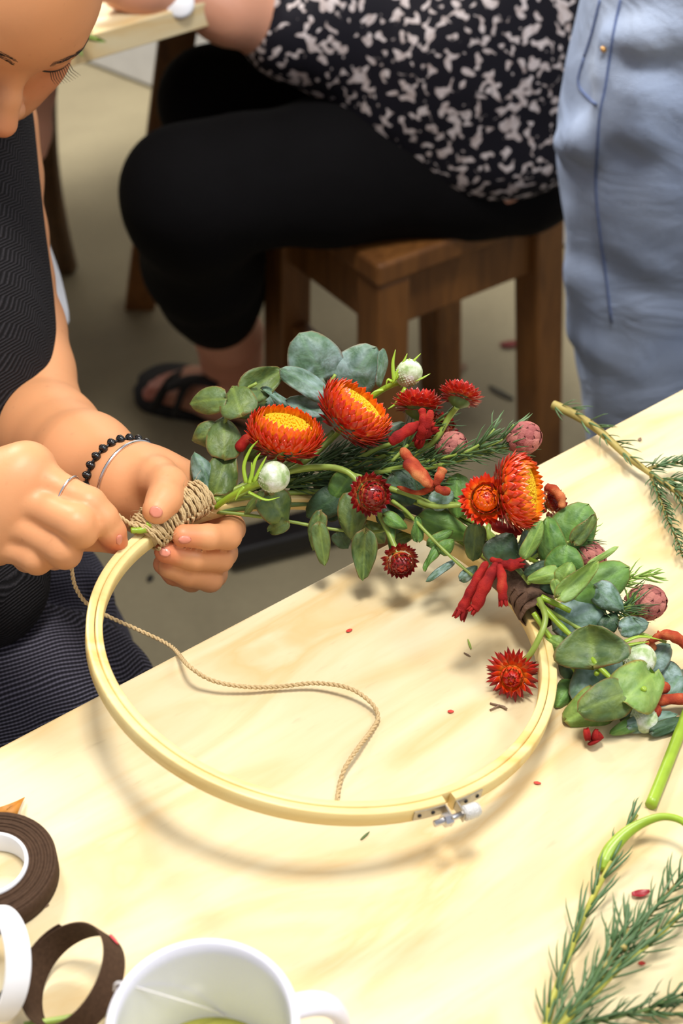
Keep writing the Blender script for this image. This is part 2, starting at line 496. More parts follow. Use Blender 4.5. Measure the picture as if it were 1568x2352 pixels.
M['orangetube'] = s.color(s.ramp(f, [(0.3, (116, 30, 26)), (0.5, (168, 70, 42)), (0.72, (206, 134, 84))]))
s = NT('white_bud', 0.85, 0.2); co = s.coord(); f = s.noise(co, 160, 4); g = s.noise(co, 700, 2)
s.bump(g, 0.5, 0.0006)
M['budwhite'] = s.color(s.ramp(f, [(0.36, (146, 170, 112)), (0.52, (196, 208, 176)), (0.66, (224, 228, 222))]))
s = NT('pink_scale', 0.7, 0.3); co = s.coord(); f = s.noise(co, 3, 3); s.bump(f, 0.2, 0.1)
M['budscale'] = s.color(s.mix(s.math('ADD', s.math('MULTIPLY', s.rnd(), .7), s.math('MULTIPLY', f, .4)), (128, 52, 60), (192, 124, 112)))
M['budcore'] = plain('bud_core', (150, 110, 70), 0.7, 0.2, 100)
M['petalred'] = plain('fallen_red_petal', (196, 52, 40), 0.5, 0.2, 300)
M['petaldark'] = plain('fallen_crimson_petal', (150, 18, 34), 0.4, 0.2, 300)
M['dryleaf'] = plain('dry_leaf', (176, 116, 40), 0.6, 0.25, 120, 0.4)
M['blackmetal'] = plain('black_metal', (24, 23, 24), 0.35, 0.2, 50)
M['whitecloth'] = plain('white_cloth', (206, 208, 214), 0.9, 0.08, 40, 0.4)
M['rubber'] = plain('black_rubber', (22, 19, 19), 0.8, 0.2, 60)
M['greydebris'] = plain('grey_brown_twig', (120, 96, 76), 0.7, 0.3, 300)

# ================================================================== structure
fl = link('floor', mesh('floor', *box((0.2, 2.0, -0.05), (6, 6.4, 0.1)), False), None, M['concrete']); tag(fl, kind='structure')
# back wall: painted block courses, running from far left towards the right
wa, wb = onz(190, 140, 0), onz(385, 215, 0)
wd = (wb - wa).normalized(); wn = Vector((-wd.y, wd.x, 0))
w0 = wa - wd * 1.3
wrz = math.atan2(wd.y, wd.x)
WL = 4.6
wall = link('wall_back', mesh('wall_back', *box(w0 + wd * WL / 2 + wn * 0.075 + Vector((0, 0, 1.3)), (WL, 0.13, 2.6), wrz), False), None, M['mortar'])
tag(wall, kind='structure')
bm_ = mesh('block', *box((0, 0, 0), (0.382, 0.02, 0.182)), False)
bm_.materials.append(M['block'])
for r_ in range(13):
    for k in range(12):
        off = k * 0.39 + (0.195 if r_ % 2 else 0) + 0.195
        if off > WL - 0.2: continue
        p = w0 + wd * off + wn * (0.004 + random.uniform(-.001, .001)) + Vector((0, 0, 0.095 + r_ * 0.19))
        b = link('block', bm_, wall, mtx=Matrix.Translation(p) @ Matrix.Rotation(wrz, 4, 'Z'))
        if r_ == 0 and k == 0: pass
        md = b.modifiers.new('bevel', 'BEVEL'); md.width = 0.006; md.segments = 2

# ================================================================== tables and stools
def table(name, corner, ang, lx, ly, label, thick=0.02, inset=(0.10, 0.13), custom=None):
    """corner = (x,y) of one corner, lx along ang, ly to the right of it (towards the camera)"""
    d = Vector((math.cos(ang), math.sin(ang), 0)); e = Vector((d.y, -d.x, 0))
    c = Vector((corner[0], corner[1], 0)) + d * lx / 2 + e * ly / 2
    t = empty(name, c, label, 'table')
    top = link('tabletop', mesh('tabletop', *box((0, 0, 0), (lx, ly, thick)), False), t, M['ply'],
               Matrix.Translation(c + Vector((0, 0, TT - thick / 2))) @ Matrix.Rotation(ang, 4, 'Z'))
    bevel(top, 0.0015)
    for a_, b_ in (custom or ()):
        dd = (b_ - a_); mm = frame((a_ + b_) / 2, dd)
        bevel(link('leg', mesh('leg', *box((0, 0, 0), (0.05, 0.05, dd.length), 0, mm), False), t, M['stoolwood']))
    for sx_ in (-1, 1):
        for sy_ in (-1, 1):
            if custom: continue
            p = c + d * sx_ * (lx / 2 - inset[0]) + e * sy_ * (ly / 2 - inset[1])
            bevel(link('leg', mesh('leg', *box(p + Vector((0, 0, (TT - thick) / 2)), (0.055, 0.055, TT - thick), ang), False), t, M['stoolwood']))
    for sy_ in (-1, 1):
        p = c + e * sy_ * (ly / 2 - inset[1])
        bevel(link('rail', mesh('rail', *box(p + Vector((0, 0, TT - thick - 0.045)), (lx - 2 * inset[0] - 0.06, 0.025, 0.08), ang), False), t, M['stoolwood']))
    return t
e0, e1 = onz(0, 1715), onz(1568, 893)
ed = (e1 - e0).normalized(); EA = math.atan2(ed.y, ed.x)
cor = e0 - ed * 0.55
table('work_table', (cor.x, cor.y), EA, 1.9, 1.0, 'pale plywood work table carrying the hoop, mug and cuttings')
b1 = onz(410, 22); bd = ed.copy()
perp = Vector((-bd.y, bd.x, 0))
c0 = b1 + bd * .5 - bd * 2.2 + perp * 1.2
lt, lb = Vector((-.188, 1.95, .72)), onz(322, 694, 0.0)
wv_ = [(lt, lb), (lt - bd * 1.5, lb - bd * 1.5), (lt + perp * .75, lb + perp * 1.05), (lt - bd * 1.5 + perp * .75, lb - bd * 1.5 + perp * 1.05)]
table('background_table', (c0.x, c0.y), EA, 2.2, 1.2, 'plywood table with brown edge in the upper left background', 0.028, (0.35, 0.4), wv_)

def stool(name, p0, ang, w, d_, h, label, top=0.032):
    x = Vector((math.cos(ang), math.sin(ang), 0)); y = Vector((-x.y, x.x, 0))
    p0 = Vector((p0[0], p0[1], 0)); c = p0 + x * w / 2 + y * d_ / 2
    t = empty(name, c, label, 'stool')
    bevel(link('seat', mesh('seat', *box(c + Vector((0, 0, h - top / 2)), (w + 0.006, d_ + 0.006, top), ang), False), t, M['stoolwood']), 0.006, 3)
    for i in (0, 1):
        for j in (0, 1):
            q = p0 + x * (0.025 if i == 0 else w - 0.025) + y * (0.025 if j == 0 else d_ - 0.025)
            sp = (x * (-1 if i == 0 else 1) * (0.005 if i == 0 else 0.035) + y * (-1 if j == 0 else 1) * 0.012)
            a = tube([q + sp * 1.0, q + Vector((0, 0, h - top))], [0.034, 0.034], 4)
            # square leg
            V = []
            for base, z in ((q + sp, 0), (q, h - top)):
                for sx_, sy_ in ((-1, -1), (1, -1), (1, 1), (-1, 1)):
                    V.append(base + x * sx_ * 0.024 + y * sy_ * 0.024 + Vector((0, 0, z)))
            Fc = [(0, 1, 2, 3)[::-1], (4, 5, 6, 7)] + [(k, (k + 1) % 4, (k + 1) % 4 + 4, k + 4) for k in range(4)]
            bevel(link('leg', mesh('leg', V, Fc, False), t, M['stoolwood']), 0.004)
    for (a, b, z, hh) in (((0, 0), (1, 0), h - top - 0.04, 0.075), ((0, 1), (1, 1), h - top - 0.04, 0.075), ((0, 0), (0, 1), h - top - 0.04, 0.075), ((1, 0), (1, 1), h - top - 0.04, 0.075),
                          ((0, 0), (0, 1), 0.20, 0.09)):  # wide low board on one side, fills the dark area under the apron
        pa = p0 + x * (a[0] * (w - 0.05) + 0.025) + y * (a[1] * (d_ - 0.05) + 0.025)
        pb = p0 + x * (b[0] * (w - 0.05) + 0.025) + y * (b[1] * (d_ - 0.05) + 0.025)
        L = (pb - pa).length; an = math.atan2(pb.y - pa.y, pb.x - pa.x)
        bevel(link('apron' if z > 0.3 else 'low_board', mesh('rail', *box((pa + pb) / 2 + Vector((0, 0, z)), (L, 0.022, hh), an), False), t, M['stoolwood']), 0.003)
    return t
stool('wooden_stool', (0.045, 1.575), math.radians(35.3), 0.30, 0.26, 0.45, 'brown wooden four-legged stool under the person in black trousers')

# ================================================================== people
def frag(pts, k, sub=None):
    """capsule chain from (px,py,Z,r) points"""
    out = []
    for a, b in zip(pts, pts[1:]):
        out.append(('c', at(*a[:3]), at(*b[:3]), a[3], b[3], k))
    return out
# ---- seated person in the background
P2 = empty('person', onz(700, 700, 0), 'seated person in a dark spotted blouse and black cropped trousers', 'person')
bodyp = []
bodyp += frag([(400, -18, 1.66, .026), (520, 25, 1.70, .034), (640, 60, 1.76, .043), (860, 20, 1.80, .048)], .02)
bodyp += frag([(400, -18, 1.66, .024), (330, -22, 1.63, .024), (270, -18, 1.62, .018)], .02)
for i, dy in enumerate((-30, -18, -4)):
    bodyp += frag([(300, -24 + dy * .4, 1.62, .012), (235, -16 + dy * .5, 1.60, .009), (205, -6 + dy * .3, 1.60, .007)], .006)
bodyp += frag([(860, 20, 1.80, .05), (1100, -120, 1.85, .1), (1130, 100, 1.85, .12), (1100, 350, 1.88, .10)], .03)
bodyp += frag([(1100, 350, 1.88, .08), (750, 400, 1.83, .065), (440, 445, 1.79, .05), (500, 640, 2.02, .045), (525, 770, 2.18, .043), (530, 815, 2.24, .040), (545, 890, 2.33, .036)], .03)
an = onz(560, 915, 0.055)
bodyp += [('c', an, onz(590, 935, 0.035), .034, .032, .02)]
for (tx, ty, w) in ((345, 905, .013), (352, 888, .010), (368, 876, .009), (388, 868, .009), (408, 862, .008)):
    bodyp += [('c', onz(500, 905, 0.055), onz(tx + 45, ty + 4, 0.03), .03, .016, .02), ('c', onz(tx + 45, ty + 4, 0.03), onz(tx, ty, 0.027), w, w, .008)]
toes = [onz(345, 905, .03), onz(360, 885, .03)]
sdf('body', bodyp, 0.006, M['skin2'], P2, tints=[(t, .05, .8) for t in toes] + [(at(530, 800, 2.2), .1, .45)])
tr = frag([(1180, 350, 1.90, .105), (1050, 372, 1.88, .093), (750, 398, 1.83, .083), (560, 420, 1.80, .074), (428, 440, 1.78, .071), (440, 480, 1.82, .073), (466, 600, 1.97, .074), (484, 660, 2.06, .067), (496, 706, 2.11, .059)], .03)
tr += frag([(1100, 300, 2.0, .10), (800, 250, 2.0, .085), (600, 232, 1.97, .072), (492, 236, 1.95, .066), (520, 420, 2.2, .06)], .03)
tr += [('-e', at(508, 862, 2.26), (.12, .14, .052), None, .004)]
sdf('trousers', tr, 0.007, M['blackcloth'], P2)
bl = [('e', at(1075, 135, 1.82), (.165, .14, .155), None, .05), ('e', at(1130, 300, 1.86), (.125, .12, .07), None, .04),
      ('e', at(900, 210, 1.84), (.075, .09, .075), None, .05)]
bl += frag([(650, 75, 1.75, .050), (760, 62, 1.77, .068), (930, 0, 1.80, .085), (1100, -260, 1.88, .13)], .04)
bl += frag([(1120, 50, 1.84, .14), (1150, -330, 1.9, .14)], .05)
sdf('blouse', bl, 0.007, M['blouse'], P2)
# sandal
SD = empty('sandal', onz(470, 920, 0), 'black strappy sandal on the foot below the cropped trousers', 'sandal')
sole = []
prof = spline([(318, 905), (310, 925), (340, 950), (430, 968), (540, 975), (625, 968), (650, 940), (620, 900), (520, 890), (430, 862), (370, 862), (325, 885), (318, 905)], 4)[:-1]
Vb = [onz(x, y, 0.0) for x, y in prof]; Vt = [v_ + Vector((0, 0, .022)) for v_ in Vb]; n_ = len(Vb)
link('sole', mesh('sole', Vb + Vt, [tuple(range(n_))[::-1], tuple(range(n_, 2 * n_))] + [(k, (k + 1) % n_, (k + 1) % n_ + n_, k + n_) for k in range(n_)]), SD, M['rubber'])
for pts in ([(355, 935, .02), (385, 885, .075), (430, 858, .03)], [(400, 950, .02), (430, 880, .085), (480, 868, .05)], [(385, 890, .08), (440, 872, .095), (500, 880, .10)]):
    V, Fc = tube([Vector(p) for p in spline([tuple(onz(*p)) for p in pts], 6)], .012, 8, True, 0.4)
    link('strap', mesh('strap', V, Fc), SD, M['rubber'])
# watch
WT = empty('wristwatch', at(410, 8, 1.67), 'silver-faced wristwatch on a dark strap', 'watch')
wm = frame(at(404, -8, 1.665), at(520, 30, 1.70) - at(400, -10, 1.66))
link('strap', mesh('strap', *lathe([(.0275, -.009), (.030, -.008), (.030, .008), (.0275, .009), (.0275, -.009)], 32, wm)), WT, M['rubber'])
fm = frame(at(411, 6, 1.636), cv(.15, -.1, 1))
link('watch_face', mesh('watch_face', *lathe([(0, .004), (.014, .004), (.0165, .001), (.0165, -.005), (0, -.005)], 32, fm)), WT, M['whiteplastic'])

# ---- standing person in jeans
P3 = empty('person', onz(1480, 900, 0), 'standing person in pale blue jeans at the right edge', 'person')
yj = 1.37
rows = [(-260, 1400, .14), (-120, 1372, .14), (0, 1346, .135), (60, 1336, .13), (130, 1319, .128), (200, 1301, .128), (300, 1284, .128), (380, 1286, .12), (440, 1297, .112), (490, 1311, .102), (600, 1303, .10), (700, 1311, .096), (800, 1326, .092), (900, 1342, .086), (980, 1352, .082), (1200, 1370, .08), (1600, 1385, .08)]
ch = []
for py, px, r in rows:
    rr = ray(px, py); t = yj / rr.y
    z = HC + rr.z * t
    ch.append(Vector((rr.x * t + r, yj, z)))
prims = []
rs = [r for _, _, r in rows]
for i in range(len(ch) - 1):
    prims.append(('c', ch[i], ch[i + 1], rs[i], rs[i + 1], .01))
l2 = [Vector((.46, 1.33, 1.02)), Vector((.48, 1.31, .75)), Vector((.52, 1.27, .45)), Vector((.53, 1.29, .08))]
for a, b, r1, r2 in zip(l2, l2[1:], (.14, .115, .08), (.115, .08, .075)):
    prims.append(('c', a, b, r1, r2, .02))
base_z = min(c.z for c in ch)
prims = [p for p in prims if p[1][2] > 0.0]
# soft cloth folds raised along the leg
def surf(px, py, lift):
    v = ray(px, py); Zc = yj / v.y
    r = float(np.interp(py, [a for a, _, _ in rows], rs)); xc = float(np.interp(py, [a for a, _, _ in rows], [b for _, b, _ in rows])) + r * F / Zc
    dx = min(.97, abs(px - xc) / F * Zc / r)
    return at(px, py, Zc - r * math.sqrt(1 - dx * dx) * 1.0 - lift)
for (x0, y0, x1, y1, r, sg) in ((1300, 330, 1400, 290, .012, 1), (1400, 90, 1568, 70, .010, 1), (1390, 170, 1568, 240, .012, 1), (1400, 240, 1568, 330, .010, 1), (1385, 210, 1568, 285, .008, -1),
                            (1340, 490, 1335, 760, .014, 1), (1385, 640, 1400, 930, .014, 1), (1360, 560, 1366, 880, .010, -1), (1440, 540, 1568, 600, .010, 1), (1480, 680, 1450, 960, .014, 1), (1430, 660, 1425, 940, .012, -1), (1530, 700, 1520, 900, .012, -1)):
    if sg < 0: continue
    a_, b_ = (x0, y0), (x1, y1); m_ = ((x0 + x1) / 2, (y0 + y1) / 2 + (8 if abs(x1 - x0) > 60 else 0))
    P = [surf(*a_, -r * .45 * sg), surf(*m_, -r * .25 * sg), surf(*b_, -r * .5 * sg)]
    for p, q in zip(P, P[1:]): prims.append(('c' if sg > 0 else '-c', p, q, r * (.8 if sg > 0 else .55), r * (.8 if sg > 0 else .55), .026))
J = sdf('jeans', prims, 0.006, M['denim'], P3)
from mathutils.bvhtree import BVHTree
bv = BVHTree.FromPolygons([v.co for v in J.data.vertices], [tuple(p.vertices) for p in J.data.polygons])
def cast(px, py, b, lift=0.0):
    o_ = Vector((0, 0, HC)); d_ = ray(px, py).normalized()
    h = b.ray_cast(o_, d_)
    return (h[0] + h[1] * lift) if h[0] else None
for nm, pts in (('side_seam', [(1425, 0), (1412, 60), (1402, 120), (1390, 200), (1378, 260), (1372, 330), (1368, 420), (1376, 520), (1392, 640), (1404, 740)]),
                ('pocket_edge', [(1378, 0), (1366, 50), (1354, 95), (1342, 130)]), ('pocket_hem', [(1342, 130), (1328, 190), (1352, 225), (1370, 240)])):
    q = [cast(x, y, bv, 0.0005) for x, y in spline(pts, 4)]
    q = [p for p in q if p is not None]
    if len(q) > 2: link(nm, mesh(nm, *tube(q, .0013 if nm == 'side_seam' else .0013, 6)), P3, M['seam'])
for (x, y) in ((1388, 112),):
    q = cast(x, y, bv, .001)
    if q: link('rivet', mesh('rivet', *lathe([(0, .0012), (.0022, .001), (.003, 0)], 12, frame(q, cv(0, 0, 1)))), P3, plain('copper', (180, 140, 90), .4, .1, 50, Metallic=.8))

# ---- third person, only a sliver seen between the face and the vest
P4 = empty('person', at(70, 350, 1.9), 'bare arm of a person glimpsed behind the woman\'s face', 'person')
sdf('body', frag([(40, 60, 1.72, .034), (62, 200, 1.76, .030), (72, 300, 1.79, .021), (84, 352, 1.80, .011)], .02) + frag([(-260, -150, 1.9, .1), (-250, 250, 1.9, .1)], .03) + frag([(-250, -100, 1.9, .05), (-60, 20, 1.8, .04), (40, 60, 1.72, .034)], .03), .006, M['skin2'], P4)
# chair behind, curved dark back leg
CH = empty('wooden_chair', onz(140, 610, 0), 'dark curved wooden chair leg behind the woman\'s bare arm', 'chair')
def aty(px, py, y):
    r = ray(px, py); return Vector((0, 0, HC)) + r * (y / r.y)
CZ = [tuple(aty(*p)) for p in ((98, 175, 2.10), (99, 260, 2.12), (104, 350, 2.15), (115, 440, 2.19), (132, 530, 2.25), (152, 612, 2.31))]
for off in (Vector((0, 0, 0)), Vector((-.36, .02, 0))):
    V, Fc = tube([Vector(p) + off for p in spline(CZ, 6)], .020, 8)
    link('leg', mesh('leg', V, Fc), CH, M['chairwood'])
pt = Vector(CZ[0])
bevel(link('seat', mesh('seat', *box(pt + Vector((-.22, .12, .017)), (.46, .30, .035), 0.05), False), CH, M['chairwood']), .006)
for dx in (-.32, -.62):
    bevel(link('leg', mesh('leg', *box((pt.x + dx, pt.y + .30, pt.z / 2), (.035, .035, pt.z), 0.05), False), CH, M['chairwood']))
# white cloth hanging beyond the elbow
V, Fc = [], []
g_ = [(70, 560), (112, 572), (128, 620), (142, 665), (157, 715), (160, 742), (146, 760), (60, 770)]
nn = 14
for i in range(nn):
    t = i / (nn - 1)
    y = 470 + 290 * t
    xr = [112, 122, 135, 148, 158, 160, 150][min(6, int(t * 6.99))]
    xr = float(np.interp(y, [470, 620, 665, 715, 742, 760], [70, 128, 142, 157, 160, 148]))
    for k in range(8):
        x = -260 + (xr + 260) * k / 7
        V.append(at(x, y, 1.33 + .06 * k / 7 + .012 * math.sin(k * 1.7 + i * .3)))
for i in range(nn - 1):
    for k in range(7):
        Fc.append((i * 8 + k, i * 8 + k + 1, i * 8 + k + 9, i * 8 + k + 8))
wc = link('hanging_cloth', mesh('hanging_cloth', V, Fc), None, M['whitecloth'])
sm_ = wc.modifiers.new('solid', 'SOLIDIFY'); sm_.thickness = .004
tag(wc, 'white cloth hanging behind the woman\'s upper arm', 'cloth')

# ---- woman making the wreath
P1 = empty('person', Vector((-.35, 1.05, 0)), 'woman in a dark sleeveless herringbone top winding twine on the hoop', 'person')
SKIN_V = 0.0016
# head frame
HO = at(44, 160, .99)
l_ = cv(.76, .15, -.63).normalized(); f_ = cv(.307, -.94, .147); f_ = (f_ - l_ * f_.dot(l_)).normalized(); u_ = f_.cross(l_)
HR = np.array([[f_[i], l_[i], u_[i]] for i in range(3)])
def hd(f, l, u): return HO + f_ * (f / 1000) + l_ * (l / 1000) + u_ * (u / 1000)
def he(f, l, u, rf, rl, ru, k, sign=''):
    return (sign + 'e', hd(f, l, u), (rf / 1000, rl / 1000, ru / 1000), HR, k / 1000)
def hc(a, b, ra, rb, k, sign=''):
    return (sign + 'c', hd(*a), hd(*b), ra / 1000, rb / 1000, k / 1000)
head = [he(-84, 0, 30, 88, 60, 80, 20), he(-60, 0, -38, 52, 54, 62, 30), he(-22, 0, -98, 20, 20, 18, 25), he(-48, 0, 22, 50, 55, 40, 20),
        hc((-13, -26, 17), (-13, 26, 17), 10, 10, 14), hc((-22, 26, 16), (-36, 42, 9), 9, 9, 12), hc((-22, -26, 16), (-36, -42, 9), 9, 9, 12)]
for s_ in (-1, 1):
    head += [he(-36, 40 * s_, -34, 26, 22, 24, 22), he(-25, 26 * s_, -62, 24, 22, 26, 22), he(-8, 33 * s_, -6, 13, 15, 11, 8, '-'),
             he(-21, 32 * s_, -6, 15, 16, 14, 6), hc((8, 9 * s_, -40), (4, 15 * s_, -43), 7, 7.5, 6), he(-95, 76 * s_, -15, 18, 6, 28, 8)]
head += [hc((-6, 0, 2), (8, 0, -22), 7, 7.5, 10), hc((8, 0, -22), (17, 0, -38), 7.5, 10, 6), hc((2, 0, -46), (4, 0, -58), 10, 9, 10),
         hc((4, -14, -66), (4, 14, -66), 6.5, 6.5, 5), hc((9, -6, -65), (9, 6, -65), 5, 5, 4), hc((2, -12, -75), (2, 12, -75), 7.5, 7.5, 5), hc((6, -5, -75), (6, 5, -75), 5.5, 5.5, 4),
         hc((-90, 0, -60), (-130, 0, -150), 52, 55, 25)]
shL = at(-75, 230, 1.22); shR = at(-640, 150, 1.25); chest = at(-330, 420, 1.22)
neck = hd(-130, 0, -150)
arm = [('c', neck, (shL + shR) / 2, .055, .07, .04), ('c', (shL + shR) / 2, shL, .06, .045, .03), ('c', (shL + shR) / 2, shR, .06, .045, .03),
       ('c', (shL + shR) / 2, chest, .08, .10, .05)]
UA = []
for y, xs_, Z, r in ((290, 74, 1.215, .038), (400, 93, 1.21, .038), (540, 105, 1.195, .038), (640, 118, 1.18, .038), (760, 147, 1.16, .0375), (860, 168, 1.14, .037), (950, 186, 1.115, .037)):
    UA.append((xs_ - r * F / Z * 1.02, y, Z, r))
arm += frag(UA, .012)
arm += [('c', shL, at(*UA[0][:3]), .045, .038, .02)]
arm += frag([UA[-1], (110, 1010, 1.07, .037), (200, 1062, .995, .031), (292, 1108, .952, .0240)], .012)
# left hand
HL = [(292, 1108, .952)]
arm += frag([(292, 1108, .952, .0230), (345, 1112, .95, .020), (400, 1125, .955, .019)], .012)
arm += frag([(292, 1118, .955, .021), (350, 1150, .965, .019), (400, 1200, .968, .017), (420, 1235, .968, .015)], .012)
for m_ in ((448, 1130, .957, .0135), (470, 1165, .968, .013), (462, 1205, .972, .012), (440, 1245, .968, .011)):
    arm += frag([(350, 1128, .957, .019), m_], .012)
arm += frag([(448, 1130, .957, .0125), (500, 1160, .955, .0105), (531, 1214, .932, .0086), (524, 1232, .920, .0080), (478, 1233, .905, .0076), (420, 1230, .897, .0068)], .0022)
arm += frag([(470, 1165, .968, .0125), (508, 1220, .965, .010), (513, 1270, .942, .0086), (506, 1284, .930, .0080), (445, 1281, .912, .0076), (380, 1267, .901, .0068)], .0022)
arm += frag([(462, 1205, .972, .012), (492, 1270, .970, .010), (490, 1318, .95, .0086), (482, 1330, .936, .0080), (430, 1319, .922, .0074), (388, 1304, .914, .0066)], .0022)
arm += frag([(440, 1245, .968, .011), (460, 1300, .968, .009), (440, 1332, .95, .0072), (400, 1318, .94, .0068), (375, 1296, .932, .0064)], .003)
# thumb of the left hand
arm += frag([(322, 1102, .945, .016), (360, 1100, .928, .0128), (386, 1116, .912, .0110), (378, 1146, .896, .0096), (360, 1172, .888, .0086)], .006)
# thenar and heel
arm += frag([(318, 1120, .95, .019), (360, 1150, .95, .016)], .014)
# right hand at the left of the picture
w1 = (-130, 1150, .90)
arm += frag([(-620, 500, 1.25, .045), (-560, 1000, 1.13, .042), (-330, 1110, 1.0, .034), (-130, 1150, .90, .025)], .014)
arm += [('c', shR, at(-620, 500, 1.25), .05, .045, .03)]
for m_ in ((62, 1082, .875, .0135), (22, 1128, .873, .0135), (0, 1180, .877, .013), (-15, 1232, .885, .012)):
    arm += frag([(-110, 1160, .90, .022), m_], .020)
    arm += frag([(-40, 1150, .885, .017), m_], .016)
arm += frag([(62, 1082, .875, .0125), (110, 1108, .872, .0098), (205, 1158, .866, .0094), (236, 1190, .868, .0086), (256, 1222, .874, .0080), (266, 1244, .880, .0070)], .0035)
arm += frag([(22, 1128, .873, .0125), (80, 1158, .868, .0100), (176, 1204, .856, .0102), (186, 1220, .860, .0095), (160, 1236, .884, .0085), (120, 1210, .90, .008)], .0032)
arm += frag([(0, 1180, .877, .012), (50, 1208, .872, .0098), (142, 1258, .864, .0098), (150, 1270, .868, .0090), (125, 1275, .890, .0082), (90, 1250, .90, .008)], .0032)
arm += frag([(-15, 1232, .885, .011), (20, 1255, .878, .0088), (78, 1280, .872, .0084), (86, 1288, .876, .0078), (62, 1285, .896, .0072), (40, 1270, .90, .007)], .0032)
arm += frag([(-110, 1190, .91, .016), (0, 1225, .905, .012), (130, 1228, .900, .010), (215, 1225, .890, .0092), (248, 1236, .887, .0084)], .006)
tint = [(at(270, 1246, .875), .012, 1.0), (at(360, 1178, .905), .011, .7), (at(424, 1236, .897), .012, .6), (at(375, 1268, .90), .014, .8), (hd(18, 0, -40), .016, .35),
        (hd(-12, 40, -28), .03, .30), (hd(6, 0, -70), .018, .7), (at(392, 1318, .93), .018, .5), (at(330, 1200, .95), .03, .3)]
body = sdf('body', head + arm, SKIN_V, M['skin'], P1, tints=tint)
bvb = BVHTree.FromPolygons([v.co for v in body.data.vertices], [tuple(p.vertices) for p in body.data.polygons])
# nails
def nail(px, py, dirx, diry, L=22, Wd=15):
    c = cast(px, py, bvb)
    if c is None: return
    h = bvb.ray_cast(Vector((0, 0, HC)), ray(px, py).normalized())
    nrm = h[1]; d = cv(dirx, diry, 0); d = (d - nrm * d.dot(nrm)).normalized()
    m = frame(c + nrm * .0001, nrm, d)
    sc = .9 / F
    V, Fc = [], []
    for i in range(7):
        for j in range(7):
            a, b = (i / 6 * 2 - 1), (j / 6 * 2 - 1)
            x = a * L / 2 * sc; y = b * Wd / 2 * sc * math.sqrt(max(0.05, 1 - abs(a) ** 3))
            V.append(m @ Vector((x, y, .0009 * (1 - b * b) - .0002 - .0002 * a * a)))
    for i in range(6):
        for j in range(6): Fc.append((i * 7 + j, (i + 1) * 7 + j, (i + 1) * 7 + j + 1, i * 7 + j + 1))
    o = link('fingernail', mesh('fingernail', V, Fc), P1, M['nail']); m2 = o.modifiers.new('s', 'SOLIDIFY'); m2.thickness = .0005
nail(358, 1176, -.45, -1, 26, 30)
nail(424, 1240, -1, .1, 30, 20)
nail(378, 1268, -1, .3, 28, 22)
nail(274, 1240, .35, -1, 28, 16)
# closed eye: lash line and lashes, brow
def oncast(px, py, lift=0.0003): return cast(px, py, bvb, lift)
def hcast(l, u, lift=.0004):
    o_ = hd(60, l, u); h = bvb.ray_cast(o_, -f_)
    return (h[0] + h[1] * lift) if h[0] else hd(0, l, u)
for s_ in (1, -1):
    lid = [hcast(l * s_, u) for l, u in ((17, -9), (22, -12), (28, -14), (34, -14), (40, -12), (45, -9))]
    lid = [Vector(p) for p in spline([tuple(p) for p in lid], 4)]
    link('lash_line', mesh('lash_line', *tube(lid, .0007, 6)), P1, M['hair'])
    parts = []
    for i in range(10):
        t = .55 + .45 * i / 9; p = lid[int(t * (len(lid) - 1))]
        d = (f_ * .8 - u_ * .6 + l_ * s_ * (t - .3) * 1.3).normalized()
        L_ = .006 + .006 * t
        parts.append(tube([p, p + d * L_ * .5 - u_ * .0008, p + d * L_ + u_ * .0012 + l_ * s_ * .001 * t], [.00034, .00026, .00008], 4, False))
    tag(link('eyelashes', mesh('eyelashes', *join(parts)), P1, M['hair']), kind='stuff')
    crease = [hcast(l * s_, u) for l, u in ((19, 0), (25, 3), (32, 4), (40, 2), (46, -2))]
    parts = []
    for i in range(120):
        t = random.random(); l0 = 12 + 38 * t; u0 = 18 + 7 * math.sin(t * 2.4) - 6 * t * t + random.uniform(-3.2, 3.2) * (1 - .6 * t)
        p = hcast(l0 * s_, u0, .0002); q = hcast((l0 + 4 + 2 * t) * s_, u0 + 2.2 - 3.5 * t, .0006)
        parts.append(tube([p, (p + q) / 2 + f_ * .0003, q], [.00013, .00013, .00004], 3, False))
    tag(link('eyebrow', mesh('eyebrow', *join(parts)), P1, M['hair']), kind='stuff')
# hair cap, drawn back into a low bun (above the frame)
hair = [he(-100, 0, 44, 90, 80, 86, 10), he(-190, 0, 20, 34, 34, 34, 20), he(10, 0, -10, 100, 95, 105, 4, '-')]
sdf('hair', hair, .004, M['hair'], P1)
# sleeveless top
ED = [(300, 66), (420, 70), (520, 78), (600, 87), (680, 99), (760, 107), (840, 107), (920, 92), (1000, 70), (1060, 44), (1120, 20), (1250, 10), (1400, 60)]
vest = []
pts = []
for y, x in ED:
    r = .125 if y < 1100 else .13
    Z = 1.125 - (y - 300) / 1100 * .02 if y < 1000 else 1.14 + (y - 1000) * .00008
    pts.append((x - r * F / Z * .985, y, Z, r))
vest += frag(pts, .01)
vest += frag([(p[0] - 350, p[1], p[2] + .04, .12) for p in pts], .06)
vest += [('c', (shL + shR) / 2 + Vector((0, 0, -.05)), at(-300, 330, 1.17), .10, .10, .04)]
vest += frag([(-70, 1200, 1.07, .06), (-62, 1330, 1.035, .052)], .03)
sdf('sleeveless_top', vest, .005, M['herring'], P1)
